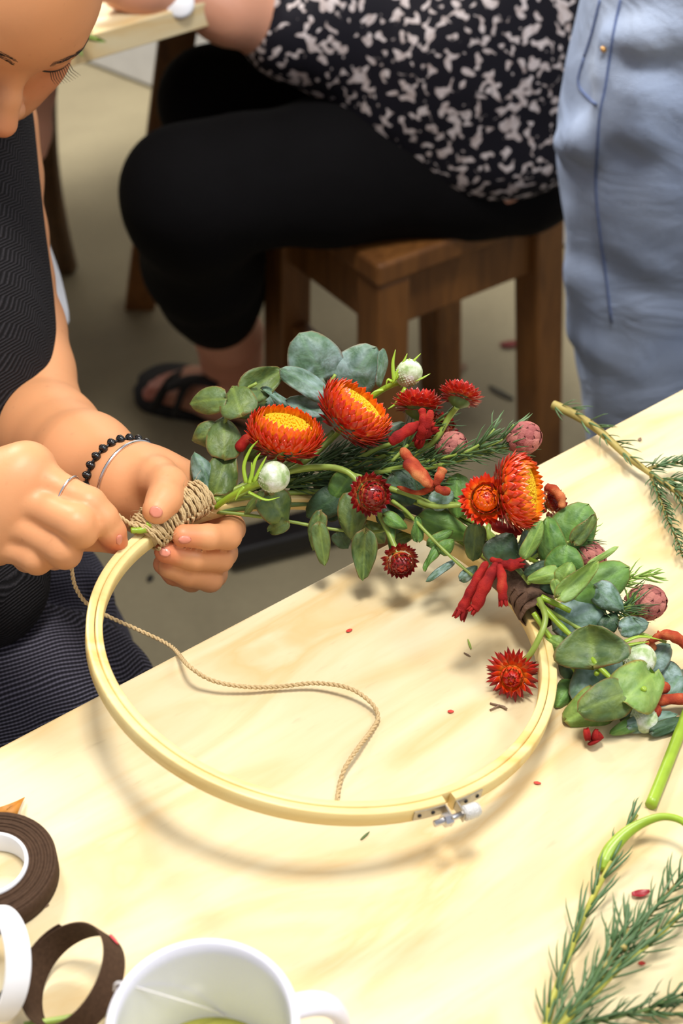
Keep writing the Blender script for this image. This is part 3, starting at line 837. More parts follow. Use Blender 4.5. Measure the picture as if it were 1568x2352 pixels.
# trousers: two thighs and folds
leg = frag([(-420, 1500, 1.17, .11), (-200, 1480, 1.17, .10), (-40, 1420, 1.19, .082), (40, 1410, 1.21, .072), (130, 1520, 1.36, .07)], .02)
leg += frag([(-420, 1640, 1.10, .10), (-100, 1650, 1.09, .09), (60, 1655, 1.09, .080), (140, 1645, 1.12, .070), (180, 1700, 1.25, .07), (220, 1800, 1.5, .06)], .02)
for (a, b) in (((-60, 1500, 1.10, .012), (210, 1450, 1.15, .010)), ((-60, 1560, 1.03, .014), (230, 1500, 1.12, .010)), ((60, 1340, 1.12, .012), (205, 1330, 1.17, .009)),
               ((-60, 1620, 1.0, .010), (260, 1560, 1.08, .010)), ((30, 1470, 1.13, .010), (160, 1380, 1.145, .010)), ((230, 1480, 1.15, .012), (300, 1540, 1.13, .010))):
    leg += frag([a, b], .012)
sdf('trousers', leg, .004, M['ribbed'], P1)
# her stool, mostly hidden
stool('wooden_stool', (-.62, .98), EA, .34, .30, .44, 'brown wooden stool beneath the woman winding twine')
# feet / shins out of the frame
# jewellery
def ringwrap(name, c, axis, r, rr, mat, label, cat, beads=0, bead_r=.003, squash=1.0, xh=(1, 0, 0)):
    m = frame(c, axis, xh)
    P = [m @ Vector((r * math.cos(a), r * squash * math.sin(a), 0)) for a in np.linspace(0, 2 * math.pi, 49)]
    if not beads:
        o = link(name, mesh(name, *tube(P, rr, 8, False)), None, mat); tag(o, label, cat); return o
    e = empty(name, c, label, cat)
    link('cord', mesh('cord', *tube(P, rr, 6, False)), e, mat)
    bmh = mesh('bead', *lathe([(0, -1), (.6, -.85), (.95, -.35), (1, 0), (.95, .35), (.6, .85), (0, 1)], 12)); bmh.materials.append(M['beadblack'])
    for k in range(beads):
        a = 2 * math.pi * k / beads
        p = m @ Vector((r * math.cos(a), r * squash * math.sin(a), 0)); tdir = m.to_3x3() @ Vector((-math.sin(a), math.cos(a), 0))
        link('bead', bmh, e, mtx=frame(p, tdir, m.to_3x3() @ Vector((0, 0, 1))) @ Matrix.Diagonal((bead_r, bead_r, bead_r * .75, 1)))
    return e
wax = at(345, 1125, .945) - at(220, 1070, .97)
ringwrap('beaded_bracelet', at(286, 1106, .9535), wax + cv(0, 0, .02), .0275, .0009, M['blackmetal'], 'shiny black beaded bracelet on the wrist holding the hoop', 'bracelet', 27, .0034)
ringwrap('silver_bracelet', at(299, 1113, .9515), wax, .0285, .0010, M['silver'], 'thin dark silver chain bracelet beside the beaded one', 'bracelet')
ringwrap('finger_ring', at(156, 1132, .869), at(205, 1158, .866) - at(110, 1108, .872), .0103, .0007, M['silver'], 'thin silver ring on the finger at the left', 'ring')

# ================================================================== hoop
HCn = Vector((.149, .048, .988)).normalized(); HCc = Vector((-.009, .605, HC - .595))
HX = (Vector((1, 0, 0)) - HCn * HCn.x).normalized(); HY = HCn.cross(HX)
def hp(deg, r=.1265, h=0.0):
    a = math.radians(deg); return HCc + (HX * math.cos(a) + HY * math.sin(a)) * r + HCn * h
HP = empty('embroidery_hoop', hp(0, .1265, -.01), 'pale wooden embroidery hoop with a metal screw clasp, raised at its left', 'hoop')
def ringseg(r0, r1, h0, h1, a0, a1, n=160):
    V, Fc = [], []
    b = .0005
    prof = [(r0, h0 + b), (r0 + b, h0), (r1 - b, h0), (r1, h0 + b), (r1, h1 - b), (r1 - b, h1), (r0 + b, h1), (r0, h1 - b)]
    m = len(prof)
    for i in range(n + 1):
        d = a0 + (a1 - a0) * i / n
        for r, h in prof: V.append(hp(d, r, h))
    for i in range(n):
        for k in range(m):
            a_, b_ = i * m + k, i * m + (k + 1) % m
            Fc.append((a_, a_ + m, b_ + m, b_))
    if a1 - a0 < 359.9: Fc += [tuple(range(m)), tuple(range(n * m, n * m + m))[::-1]]
    return V, Fc
def edge_smooth(o):
    o.data.polygons.foreach_set('use_smooth', [True] * len(o.data.polygons))
    return o
GAP0, GAP1 = 298.1, 300.6
for nm, ar in (('inner_ring', (.1222, .1263, -.0092, .0, 0, 360)), ('outer_ring', (.1267, .1312, -.0094, -.0002, GAP1 - 360, GAP0))):
    o = link(nm, mesh(nm, *ringseg(*ar)), HP, M['hoopwood'])
    es = o.modifiers.new('es', 'EDGE_SPLIT'); es.split_angle = math.radians(50)
# clasp
def plate(name, pts, w, th, parent, mat):
    """bent strip following pts (Vectors), width along hoop normal"""
    V, Fc = [], []
    P = [Vector(p) for p in pts]
    for i, p in enumerate(P):
        t = (P[min(i + 1, len(P) - 1)] - P[max(i - 1, 0)]).normalized(); s2 = t.cross(HCn).normalized()
        for a, b in ((-1, -1), (1, -1), (1, 1), (-1, 1)):
            V.append(p + HCn * a * w / 2 + s2 * b * th / 2)
    for i in range(len(P) - 1):
        for k in range(4): Fc.append((i * 4 + k, i * 4 + (k + 1) % 4, i * 4 + (k + 1) % 4 + 4, i * 4 + k + 4))
    Fc += [(3, 2, 1, 0), tuple(len(P) * 4 - 4 + k for k in range(4))]
    return link(name, mesh(name, V, Fc, False), parent, mat)
hm = -.0048
for side, (a0, a1) in ((0, (290.4, 297.9)), (1, (308.3, 300.9))):
    pts = [hp(a0 + (a1 - a0) * k / 6, .1316, hm) for k in range(7)] + [hp(a1, .1340, hm), hp(a1, .1400, hm - .001)]
    br = plate('bracket', pts, .0062, .0008, HP, M['steeldull'])
    for t in (.18, .62):
        c = hp(a0 + (a1 - a0) * t, .1318, hm); m_ = frame(c, c - hp(a0 + (a1 - a0) * t, .12, hm))
        link('rivet', mesh('rivet', *lathe([(0, .0009), (.0009, .0008), (.0012, 0)], 12, m_)), br, M['blackmetal'])
scr0, scr1 = hp(296.2, .1385, hm - .001), hp(302.2, .1385, hm - .001)
sdv = (scr1 - scr0).normalized(); pc = (hp(297.9, .1375, hm - .001) + hp(300.9, .1375, hm - .001)) / 2
link('screw', mesh('screw', *tube([pc - sdv * .0125, pc + sdv * .010], .0017, 16)), HP, M['steel'])
nt = frame(pc - sdv * .0052, sdv)
o = link('nut', mesh('nut', *lathe([(0, -.0022), (.0036, -.0022), (.0036, .0022), (0, .0022)], 6, nt), False), HP, M['steel'])
kn = frame(pc + sdv * .0045, sdv)
prof = [(0, 0), (.0030, 0), (.0040, .0008), (.0041, .0075), (.0034, .0092), (0, .0096)]
link('knob', mesh('knob', *lathe(prof, 24, kn), False), HP, plain('knurled_knob', (214, 214, 218), .45, .2, 1500, 0.9, Metallic=.6))

# ================================================================== twine
def twist(P, r, strands=2, pitch=.006, n_per=None):
    """twisted cord as separate strand tubes joined"""
    P = [Vector(p) for p in P]
    # resample evenly
    L = [0]
    for a, b in zip(P, P[1:]): L.append(L[-1] + (b - a).length)
    N = max(8, int(L[-1] / (pitch / 7)))
    S = np.linspace(0, L[-1], N); A = np.array([list(p) for p in P])
    Q = [Vector([float(np.interp(s_, L, A[:, k])) for k in range(3)]) for s_ in S]
    parts = []
    x = None; frames = []
    for i in range(N):
        t = (Q[min(i + 1, N - 1)] - Q[max(i - 1, 0)]).normalized()
        if x is None: x = t.cross(Vector((0, 0, 1))); x = x if x.length > .01 else Vector((1, 0, 0))
        x = (x - t * x.dot(t)).normalized(); frames.append((x.copy(), t.cross(x)))
    for k in range(strands):
        R_ = [q + (fx * math.cos(2 * math.pi * (s_ / pitch + k / strands)) + fy * math.sin(2 * math.pi * (s_ / pitch + k / strands))) * r * .5 for q, (fx, fy), s_ in zip(Q, frames, S)]
        parts.append(tube(R_, r * .62, 6))
    return join(parts)
TW = empty('jute_twine', onz(700, 1570), 'loose jute twine trailing from the fist across the table', 'twine')
tp = [tuple(at(150, 1262, .885)), tuple(at(163, 1300, .885)), tuple(at(172, 1345, .89)), tuple(at(198, 1385, .895)), tuple(at(245, 1414, .90)), tuple(at(320, 1448, .905)), tuple(at(392, 1484, .900)),
      tuple(onz(432, 1528, TT + .014)), tuple(onz(485, 1562, TT + .010)), tuple(onz(560, 1577, TT + .006)), tuple(onz(640, 1577, TT + .004)), tuple(onz(725, 1569, TT + .006)), tuple(onz(800, 1580, TT + .008)), tuple(onz(850, 1612, TT + .006)), tuple(onz(868, 1645, TT + .003)),
      tuple(onz(855, 1675, TT + .0025)), tuple(onz(822, 1718, TT + .006)), tuple(onz(793, 1762, TT + .005)), tuple(onz(780, 1800, TT + .0015)), tuple(onz(774, 1838, TT + .0014))]
link('strand', mesh('strand', *twist(spline(tp, 8), .00125)), TW, M['jute'])
link('strand', mesh('strand', *twist(spline([tuple(at(262, 1176, .885)), tuple(at(280, 1190, .883)), tuple(at(306, 1207, .885)), tuple(at(335, 1212, .888)), tuple(at(360, 1195, .89))], 6), .0013)), TW, M['jute'])
# wrapping around stems and hoop
TB = empty('twine_binding', at(415, 1180, .905), 'thick coil of jute twine binding flower stems to the hoop', 'twine')
axp = [tuple(hp(d_, .128, h_)) for d_, h_ in ((147, -.003), (144, .000), (139, .003), (134, .005), (130, .006), (126, .007))]
axs = [Vector(p) for p in spline(axp, 10)]
def axat(t):
    x = t * (len(axs) - 1); i = min(int(x), len(axs) - 2); return axs[i].lerp(axs[i + 1], x - i), (axs[i + 1] - axs[i]).normalized()
for k in range(25):
    t = (k + .5) / 25
    c, d = axat(t)
    d = (d + Vector((random.uniform(-.16, .16), random.uniform(-.16, .16), random.uniform(-.12, .12)))).normalized()
    m_ = frame(c, d)
    rr = .0100 + .0016 * math.sin(math.pi * min(1, t * 1.1)) ** .6 + random.uniform(-.0005, .0007)
    P = [m_ @ Vector((rr * math.cos(a) * 1.06, rr * .96 * math.sin(a), .0016 * (a / 6.283 - .5))) for a in np.linspace(0, 2 * math.pi, 33)]
    link('coil', mesh('coil', *twist(P, .00105, 2, .012)), TB, M['jute'])
parts = []
for k in range(70):
    c, d = axat(random.random()); m_ = frame(c, d); a = random.uniform(0, 6.28)
    p = m_ @ Vector((.0120 * math.cos(a), .0120 * math.sin(a), 0)); o2 = (p - c).normalized()
    q = p + (o2 * random.uniform(.2, .9) + d * random.uniform(-1, 1)) * .006
    parts.append(tube([p, (p + q) / 2 + o2 * .001, q], [.00016, .00012, .00005], 3, False))
tag(link('loose_fibres', mesh('loose_fibres', *join(parts)), TB, M['jute']), kind='stuff')
link('core', mesh('core', *tube(axs, .0088, 14)), TB, M['jute'])

# brown floral tape round hoop and stems on the right
TR = empty('floral_tape_wrap', hp(22, .128, .0), 'brown floral tape wound round the stems at the right of the hoop', 'tape')
for k in range(7):
    d0 = 14.5 + k * 2.6
    c = hp(d0 + 1.5, .129, .003); dv = (hp(d0 + 3, .129, .003) - hp(d0, .129, .003)).normalized()
    m_ = frame(c, dv + Vector((random.uniform(-.25, .25), random.uniform(-.2, .2), 0)))
    r0 = .0095 + .0006 * math.sin(k) + k * .0003
    V, Fc = [], []
    for i in range(33):
        a = 2 * math.pi * i / 32
        wob = 1 + .05 * math.sin(3 * a + k) + .03 * math.sin(7 * a + 2 * k)
        for (rr, zz) in ((r0 * .96, -.0045), (r0 + .0002, -.0038), (r0 * 1.05, 0), (r0 * 1.08, .0038), (r0 * 1.0, .0045)):
            V.append(m_ @ Vector((rr * wob * math.cos(a) * 1.05, rr * wob * math.sin(a) * 1.0, zz)))
    for i in range(32):
        for j in range(4): Fc.append((i * 5 + j, i * 5 + j + 1, i * 5 + j + 6, i * 5 + j + 5))
    o = link('turn', mesh('turn', V, Fc), TR, M['tape2']); q = o.modifiers.new('s', 'SOLIDIFY'); q.thickness = .0005


# ================================================================== plants
ZX = [(346, .893), (409, .909), (514, .927), (630, .94), (750, .947), (870, .946), (984, .939), (1085, .925), (1168, .906), (1227, .883), (1258, .857)]
def Zr(x): return float(np.interp(x, [a for a, _ in ZX], [b for _, b in ZX]))
def zt(px, py, h=0.0):
    """depth of the table surface (raised by h) at a pixel"""
    r = ray(px, py); return (TT + h - HC) / r.z

def leaf_mesh(cup, wave, fold, heart, seed):
    rnd = random.Random(seed); nu, nv = 13, 9
    V, Fc, E_, A_, Mi = [], [], [], [], []
    ph = rnd.uniform(0, 6)
    for i in range(nu):
        u = i / (nu - 1); a = math.pi * u
        w = (1 - abs(2 * u - 1) ** 2.15) ** .5 * (1 + heart * math.cos(a)) * .5
        w *= 1 + .05 * math.sin(5 * u + ph)
        for j in range(nv):
            v = j / (nv - 1) * 2 - 1
            x = v * w
            y = u - heart * .35 * abs(v) ** 2 * max(0, 1 - u * 2.2)
            z = -cup * (abs(v) ** 1.6 * w * 2) * .35 - cup * .30 * (2 * u - 1) ** 2 + wave * .10 * math.sin(6 * u + ph + 2.5 * v) * abs(v) + fold * abs(v) * w - .02 * math.exp(-(v / .12) ** 2)
            V.append((x, y, z)); E_.append(max(abs(v), abs(2 * u - 1) ** 1.0)); A_.append(u); Mi.append(abs(x))
    for i in range(nu - 1):
        for j in range(nv - 1):
            a = i * nv + j; Fc.append((a, a + 1, a + nv + 1, a + nv))
    n = len(V); th = .012
    V2 = V + [(x, y, z - th) for x, y, z in V]
    F2 = Fc + [tuple(q + n for q in f[::-1]) for f in Fc]
    rim = [j for j in range(nv)] + [i * nv + nv - 1 for i in range(1, nu)] + [(nu - 1) * nv + j for j in range(nv - 2, -1, -1)] + [i * nv for i in range(nu - 2, 0, -1)]
    for a, b in zip(rim, rim[1:] + rim[:1]): F2.append((b, a, a + n, b + n))
    me = mesh('leaf', V2, F2)
    for nm, dat in (('edge', E_ * 2), ('along', A_ * 2), ('mid', Mi * 2)):
        at_ = me.attributes.new(nm, 'FLOAT', 'POINT'); at_.data.foreach_set('value', dat)
    return me
LV = {}
def leaf(parent, bx, by, tx, ty, w, mat='olive', Z=None, dz=0.0, roll=0.0, cup=None, kind=None, wave=None, tilt=0.0):
    """leaf from base pixel to tip pixel, w pixels wide; tilt = how much farther the tip is than the base (m)"""
    if Z is None: Z = Zr((bx + tx) / 2)
    Z += dz
    k = random.randrange(5) if kind is None else kind
    key = (mat, k)
    if key not in LV:
        ps = [(.5, .5, .05, .25), (.9, 1.2, .1, .35), (.15, .8, -.1, .15), (-.5, .9, .1, .3), (.6, 1.6, .35, .2)][k]
        me = leaf_mesh(*ps, 11 + k); me.materials.append(M[mat]); LV[key] = me
    B, T = at(bx, by, Z), at(tx, ty, Z + tilt)
    ax = (T - B); L = ax.length; ax.normalize()
    vw = -ray((bx + tx) / 2, (by + ty) / 2).normalized()
    nrm = (vw - ax * vw.dot(ax)).normalized()
    nrm = Matrix.Rotation(math.radians(roll), 3, ax) @ nrm
    sd = ax.cross(nrm)
    wr = w / F * Z / max(.35, abs(math.cos(math.radians(roll))))
    s3 = (L + wr) / 2
    m = Matrix((sd * wr * 1.04, ax * L * 1.04, nrm * s3)).transposed().to_4x4(); m.translation = B - ax * L * .02
    return link('leaf', LV[key], parent, mtx=m)

def stem(parent, pts, r=.0016, mat='stem', name='stem', taper=.75, n=6):
    """pts: (px,py,Z) or (px,py) with wreath depth"""
    P = [tuple(at(p[0], p[1], p[2] if len(p) > 2 else Zr(p[0]))) for p in pts]
    P = [Vector(p) for p in spline(P, n)]
    R_ = [r * (1 - (1 - taper) * i / (len(P) - 1)) * (1 + .06 * math.sin(i * 1.3)) for i in range(len(P))]
    return link(name, mesh(name, *tube(P, R_, 8)), parent, M[mat])

# ---------------- strawflowers
def bract_mesh(nm, curl, mat, wid=.17):
    V, Fc, A_ = [], [], []
    nu = 6
    for i in range(nu):
        u = i / (nu - 1)
        w = wid * (1 - u ** 2.6) * (.75 + .6 * u) if u < 1 else 0
        w = wid * min(1, .55 + 1.2 * u) * (1 - max(0, (u - .45) / .55) ** 1.4)
        z = curl * u * u
        for v in (-1, 0, 1):
            V.append((v * w, u, z + .05 * (1 if v else 0) * (w / wid))); A_.append(u)
    for i in range(nu - 1):
        for j in range(2):
            a = i * 3 + j; Fc.append((a, a + 1, a + 4, a + 3))
    n = len(V); V2 = V + [(x, y, z - .02) for x, y, z in V]
    F2 = Fc + [tuple(q + n for q in f[::-1]) for f in Fc]
    rim = [0, 1, 2] + [i * 3 + 2 for i in range(1, nu)] + [(nu - 1) * 3 + 1, (nu - 1) * 3] + [i * 3 for i in range(nu - 2, 0, -1)]
    for a, b in zip(rim, rim[1:] + rim[:1]): F2.append((b, a, a + n, b + n))
    me = mesh(nm, V2, F2); at_ = me.attributes.new('along', 'FLOAT', 'POINT'); at_.data.foreach_set('value', A_ * 2)
    me.materials.append(M[mat]); return me
BM = {}
def bract(mat, curl):
    k = (mat, curl)
    if k not in BM: BM[k] = bract_mesh('bract', curl, mat)
    return BM[k]
def strawflower(px, py, Z, n, R, kind, label, stems=None, seed=0):
    rnd = random.Random(seed)
    c = at(px, py, Z); m0 = frame(c, cv(*n))
    t = empty('strawflower', c, label, 'flower', 'strawflowers in the wreath')
    # rows: (base radius, base z, outward angle deg from horizontal (90 = up), length, count, material)
    if kind in ('open', 'open_red'):
        rows = []
        cols = ['b_dark', 'b_red', 'b_red', 'b_orange' if kind == 'open' else 'b_red', 'b_orange' if kind == 'open' else 'b_red', 'b_orange', 'b_orange', 'b_yellow', 'b_yellow']
        for q in range(9):
            t_ = q / 8
            rows.append((.40 + .44 * math.sin(min(1, t_ * 1.35) * math.pi / 2) - (.14 * max(0, t_ - .7) / .3), -.62 + .66 * t_, 2 + 82 * t_, .46 - .14 * t_, 16 + int(15 * min(1, t_ * 1.5)), cols[q]))
        disc = ('disc', .66, .16, .02)
    elif kind == 'bud':       # closed centre, petals out
        rows = [(.40, -.35, -10, .42, 16, 'b_red'), (.50, -.25, 5, .50, 20, 'b_red'), (.52, -.15, 16, .50, 20, 'b_orange'), (.52, -.05, 34, .46, 20, 'b_orange'),
                (.50, .05, 66, .42, 18, 'b_orange'), (.46, .12, 98, .40, 16, 'b_yellow'), (.36, .26, 128, .34, 14, 'b_yellow'), (.24, .36, 150, .26, 10, 'b_orange'), (.12, .42, 165, .14, 7, 'b_red')]
        disc = ('disc2', .46, .36, 0)
    elif kind == 'tight':     # dark tight head with shiny cupped bracts
        rows = [(.50, -.45, -20, .38, 12, 'b_dark'), (.58, -.30, 5, .42, 16, 'b_dark'), (.62, -.15, 28, .42, 18, 'b_dark'), (.62, 0, 58, .40, 18, 'b_dark'), (.58, .12, 88, .38, 16, 'b_dark'),
                (.48, .28, 118, .36, 14, 'b_dark'), (.34, .40, 142, .32, 10, 'b_red'), (.16, .48, 162, .2, 7, 'b_dark')]
        disc = ('disc2', .52, .42, 0)
    elif kind == 'star':      # loose pointed bracts around a closed heart
        rows = [(.30, -.30, -12, .62, 14, 'b_dark'), (.34, -.20, 0, .66, 18, 'b_red'), (.36, -.10, 12, .60, 18, 'b_red'), (.38, .0, 35, .44, 14, 'b_orange'),
                (.38, .08, 72, .40, 14, 'b_orange'), (.33, .20, 110, .36, 12, 'b_red'), (.22, .32, 140, .28, 9, 'b_red'), (.1, .4, 165, .14, 6, 'b_yellow')]
        disc = ('disc2', .36, .32, 0)
    else:                     # side: shallow cup of broad bracts
        rows = [(.30, -.22, -8, .50, 14, 'b_dark'), (.44, -.14, 8, .48, 18, 'b_red'), (.50, -.05, 22, .48, 20, 'b_red'), (.50, .02, 40, .44, 20, 'b_red'), (.46, .08, 60, .40, 18, 'b_red'), (.38, .12, 84, .36, 16, 'b_orange')]
        disc = ('disc2', .42, .16, .05)
    nsep = 0
    inner = []
    for ri, (rb, zb, ang, L, cnt, mt) in enumerate(rows):
        for k in range(cnt):
            a = 2 * math.pi * (k + .5 * (ri % 2)) / cnt + rnd.uniform(-.06, .06)
            e = math.radians(ang + rnd.uniform(-7, 7))
            rad = Vector((math.cos(a), math.sin(a), 0)); up = Vector((0, 0, 1))
            d = rad * math.cos(e) + up * math.sin(e); nn_ = up * math.cos(e) - rad * math.sin(e)
            s_ = nn_.cross(d) * -1
            ll = L * R * rnd.uniform(.88, 1.1); ww = R * (1.05 if kind in ('bud', 'side', 'tight') else .86) * (.62 if kind == 'star' else .72) * (1.7 if ang > 95 else 1)
            mm = Matrix((s_ * ww, d * ll, nn_ * ll)).transposed().to_4x4(); mm.translation = rad * rb * R + up * zb * R
            me = bract(mt, .22 if ang > 100 else (.30 if ang > 40 else .12))
            if ri < (6 if kind.startswith('open') else 7):
                link('bract', me, t, mtx=m0 @ mm)
            else:
                inner.append((me, m0 @ mm))
    if inner:
        V, Fc, A_ = [], [], []
        mats = []; MI = []
        for me, mm in inner:
            o_ = len(V); V += [mm @ v.co for v in me.vertices]
            Fc += [tuple(i + o_ for i in p.vertices) for p in me.polygons]
            A_ += [d.value for d in me.attributes['along'].data]
            mt = me.materials[0]
            if mt not in mats: mats.append(mt)
            MI += [mats.index(mt)] * len(me.polygons)
        me = mesh('inner_bracts', V, Fc); at_ = me.attributes.new('along', 'FLOAT', 'POINT'); at_.data.foreach_set('value', A_)
        for mt in mats: me.materials.append(mt)
        me.polygons.foreach_set('material_index', MI)
        tag(link('inner_bracts', me, t), kind='stuff')
    dn, dr, dh, dz_ = disc
    prof = [(math.sin(q) * dr * R, (dz_ + dh * math.cos(q)) * R) for q in np.linspace(0, math.pi / 2, 8)] + [(dr * R * .9, -.3 * R), (0.1 * R, -.45 * R)]
    link('disc' if kind.startswith('open') else 'heart', mesh('disc', *lathe(prof, 28, m0)), t, M[dn])
    if kind.startswith('open'):
        parts = []
        for k in range(380):
            rr = math.sqrt(rnd.random()) * dr * .97; a = rnd.uniform(0, 6.283)
            p = m0 @ Vector((rr * R * math.cos(a), rr * R * math.sin(a), (dz_ + dh * math.sqrt(max(0, 1 - (rr / dr) ** 2)) - .01) * R))
            parts.append(tube([p, p + m0.to_3x3() @ Vector((0, 0, .07 * R))], [.030 * R, .02 * R], 5))
        tag(link('florets', mesh('florets', *join(parts)), t, M[dn]), kind='stuff')
    link('calyx', mesh('calyx', *lathe([(0, -.55 * R), (.2 * R, -.5 * R), (.42 * R, -.35 * R), (.5 * R, -.1 * R)], 20, m0)), t, M['stemdark'])
    if stems:
        b0 = m0 @ Vector((0, 0, -.5 * R))
        P = [tuple(b0)] + [tuple(at(p[0], p[1], p[2] if len(p) > 2 else Zr(p[0]))) for p in stems]
        P = [Vector(p) for p in spline(P, 7)]
        link('stem', mesh('stem', *tube(P, [.0021] + [.0018] * (len(P) - 1), 8)), t, M['stem'])
    return t
strawflower(656, 985, .905, (.22, .84, .42), .0240, 'open', 'wide open orange strawflower with yellow centre, nearest the twine binding', [(690, 1040), (620, 1085), (540, 1130), (495, 1150, .92)], 1)
strawflower(822, 940, .915, (.62, .70, .32), .0250, 'open_red', 'open orange-red strawflower tilted right below the large dusty leaves', [(770, 1000), (700, 1060), (600, 1110), (500, 1150, .925)], 2)
strawflower(1203, 1128, .87, (.90, .10, .38), .0228, 'open', 'open orange strawflower facing right with a yellow rim of centre', [(1150, 1170), (1120, 1220), (1160, 1290, .89)], 3)
strawflower(1115, 1147, .868, (-.02, .22, .97), .0158, 'bud', 'orange-red strawflower with closed centre facing the viewer', [(1060, 1160, .90), (960, 1150), (860, 1130)], 4)
strawflower(853, 1136, .905, (.48, -.12, .86), .0140, 'tight', 'tight dark red strawflower below the middle of the wreath', [(800, 1085, .915), (740, 1072, .92), (660, 1085, .925), (520, 1150, .925)], 5)
strawflower(962, 928, .925, (.08, .96, -.02), .0180, 'side', 'dark red strawflower seen from the side, at the top of the wreath', [(950, 1000), (900, 1050), (800, 1100)], 6)
strawflower(1058, 908, .915, (.30, .90, -.22), .0150, 'side', 'coral red strawflower highest on the right, seen from beneath', [(1030, 960, .92), (990, 1020, .925), (900, 1080)], 7)
strawflower(920, 1292, .905, (.15, -.55, .80), .0118, 'tight', 'small dark red strawflower hanging lowest over the table edge', [(895, 1230, .915), (870, 1180, .92), (850, 1140)], 8)
strawflower(1176, 1552, .862, (-.22, -.28, .93), .0165, 'star', 'spiky red strawflower inside the hoop beside its right rim', [(1212, 1510, .862), (1238, 1465, .858), (1252, 1420, .862), (1238, 1375, .872)], 9)
strawflower(1010, 985, .94, (.2, .3, .9), .0120, 'tight', 'half hidden dark red strawflower behind the kangaroo paw tubes', [(960, 1030), (880, 1080)], 10)
strawflower(1272, 1152, .895, (.6, .3, .5), .0110, 'tight', 'dark red strawflower mostly hidden behind the yellow-rimmed one', [(1220, 1200), (1190, 1260)], 11)

# ---------------- eucalyptus sprigs
def sprig(name, x, y, label, Z=None, group='eucalyptus sprigs'):
    return empty(name, at(x, y, Z or Zr(x)), label, 'foliage', group)
A = sprig('eucalyptus_sprig', 490, 1150, 'olive eucalyptus sprig at the far left of the wreath, above the hand')
stem(A, [(488, 1160, .925), (490, 1110, .93), (498, 1040, .935), (520, 960, .935), (548, 905, .935), (590, 880, .935)], .0014)
for a in ((506, 915, 430, 925, 62, 0, -.01, 12), (552, 948, 532, 886, 84, 2, -.015, -8), (556, 905, 645, 852, 66, 3, .0, 0), (484, 998, 431, 1012, 60, 1, -.005, 0),
          (516, 1040, 514, 952, 80, 0, -.012, 5), (486, 1118, 450, 1034, 55, 1, -.012, 20), (492, 1128, 528, 1036, 70, 4, -.016, -10), (487, 1164, 470, 1100, 28, 2, -.018, 0),
          (625, 1000, 560, 1060, 50, 2, .012, 0), (560, 940, 620, 920, 44, 1, .01, 0)):
    leaf(A, a[0], a[1], a[2], a[3], a[4], 'olive' if a[0] < 700 else 'dark', Z=.935, dz=a[6], roll=a[7], kind=a[5], tilt=.012)
leaf(A, 486, 1118, 452, 1036, 50, 'dusty', Z=.921, roll=18, kind=1)
B = sprig('eucalyptus_sprig', 700, 1000, 'dusty blue-green eucalyptus sprig with the largest leaves, topmost in the wreath')
stem(B, [(560, 1120, .93), (640, 1050, .945), (700, 980, .95), (745, 900, .95), (770, 860, .95)], .0015)
for a in ((744, 872, 688, 768, 124, 0, 0, 0), (786, 888, 862, 800, 106, 0, .004, 0), (752, 905, 646, 846, 54, 2, -.006, 25), (668, 935, 604, 888, 24, 4, -.004, 30),
          (742, 938, 655, 918, 46, 3, .0, 0), (876, 885, 884, 803, 24, 2, .002, 50), (748, 900, 728, 965, 62, 1, .008, 0), (640, 985, 600, 905, 60, 1, .02, 0)):
    leaf(B, a[0], a[1], a[2], a[3], a[4], 'dusty', Z=.945, dz=a[6], roll=a[7], kind=a[5], tilt=-.006)
C = sprig('eucalyptus_sprig', 640, 1190, 'trailing eucalyptus sprig drooping under the wreath over the floor')
stem(C, [(496, 1176, .925), (560, 1182, .925), (650, 1195, .925), (760, 1215, .925), (850, 1222, .925), (900, 1215, .925)], .0012)
for a in ((628, 1142, 662, 1214, 76, 'olive', 1, -.014, -15), (655, 1200, 614, 1222, 34, 'olive', 4, -.01, 0), (728, 1188, 712, 1268, 38, 'olive', 1, -.01, 20), (733, 1206, 747, 1300, 40, 'olive', 2, -.013, -10),
          (778, 1138, 700, 1188, 68, 'dark', 0, .0, 0), (812, 1150, 805, 1246, 66, 'olive', 1, -.014, 0), (838, 1222, 834, 1328, 52, 'olive', 3, -.012, 0), (775, 1225, 800, 1260, 40, 'dark', 2, .0, 0),
          (800, 1098, 758, 1155, 62, 'green', 0, -.004, 0), (742, 1180, 770, 1130, 70, 'dark', 0, .008, 0), (600, 1130, 560, 1180, 20, 'olive', 2, -.01, 30)):
    leaf(C, *a[:5], a[5], Z=.925, dz=a[7], roll=a[8], kind=a[6], tilt=.008)
C2 = sprig('eucalyptus_sprig', 1000, 1230, 'slender eucalyptus sprig zigzagging below the middle of the wreath')
stem(C2, [(900, 1150, .92), (930, 1172, .915), (965, 1208, .905), (1005, 1250, .90), (1045, 1288, .895), (1085, 1322, .89)], .0012)
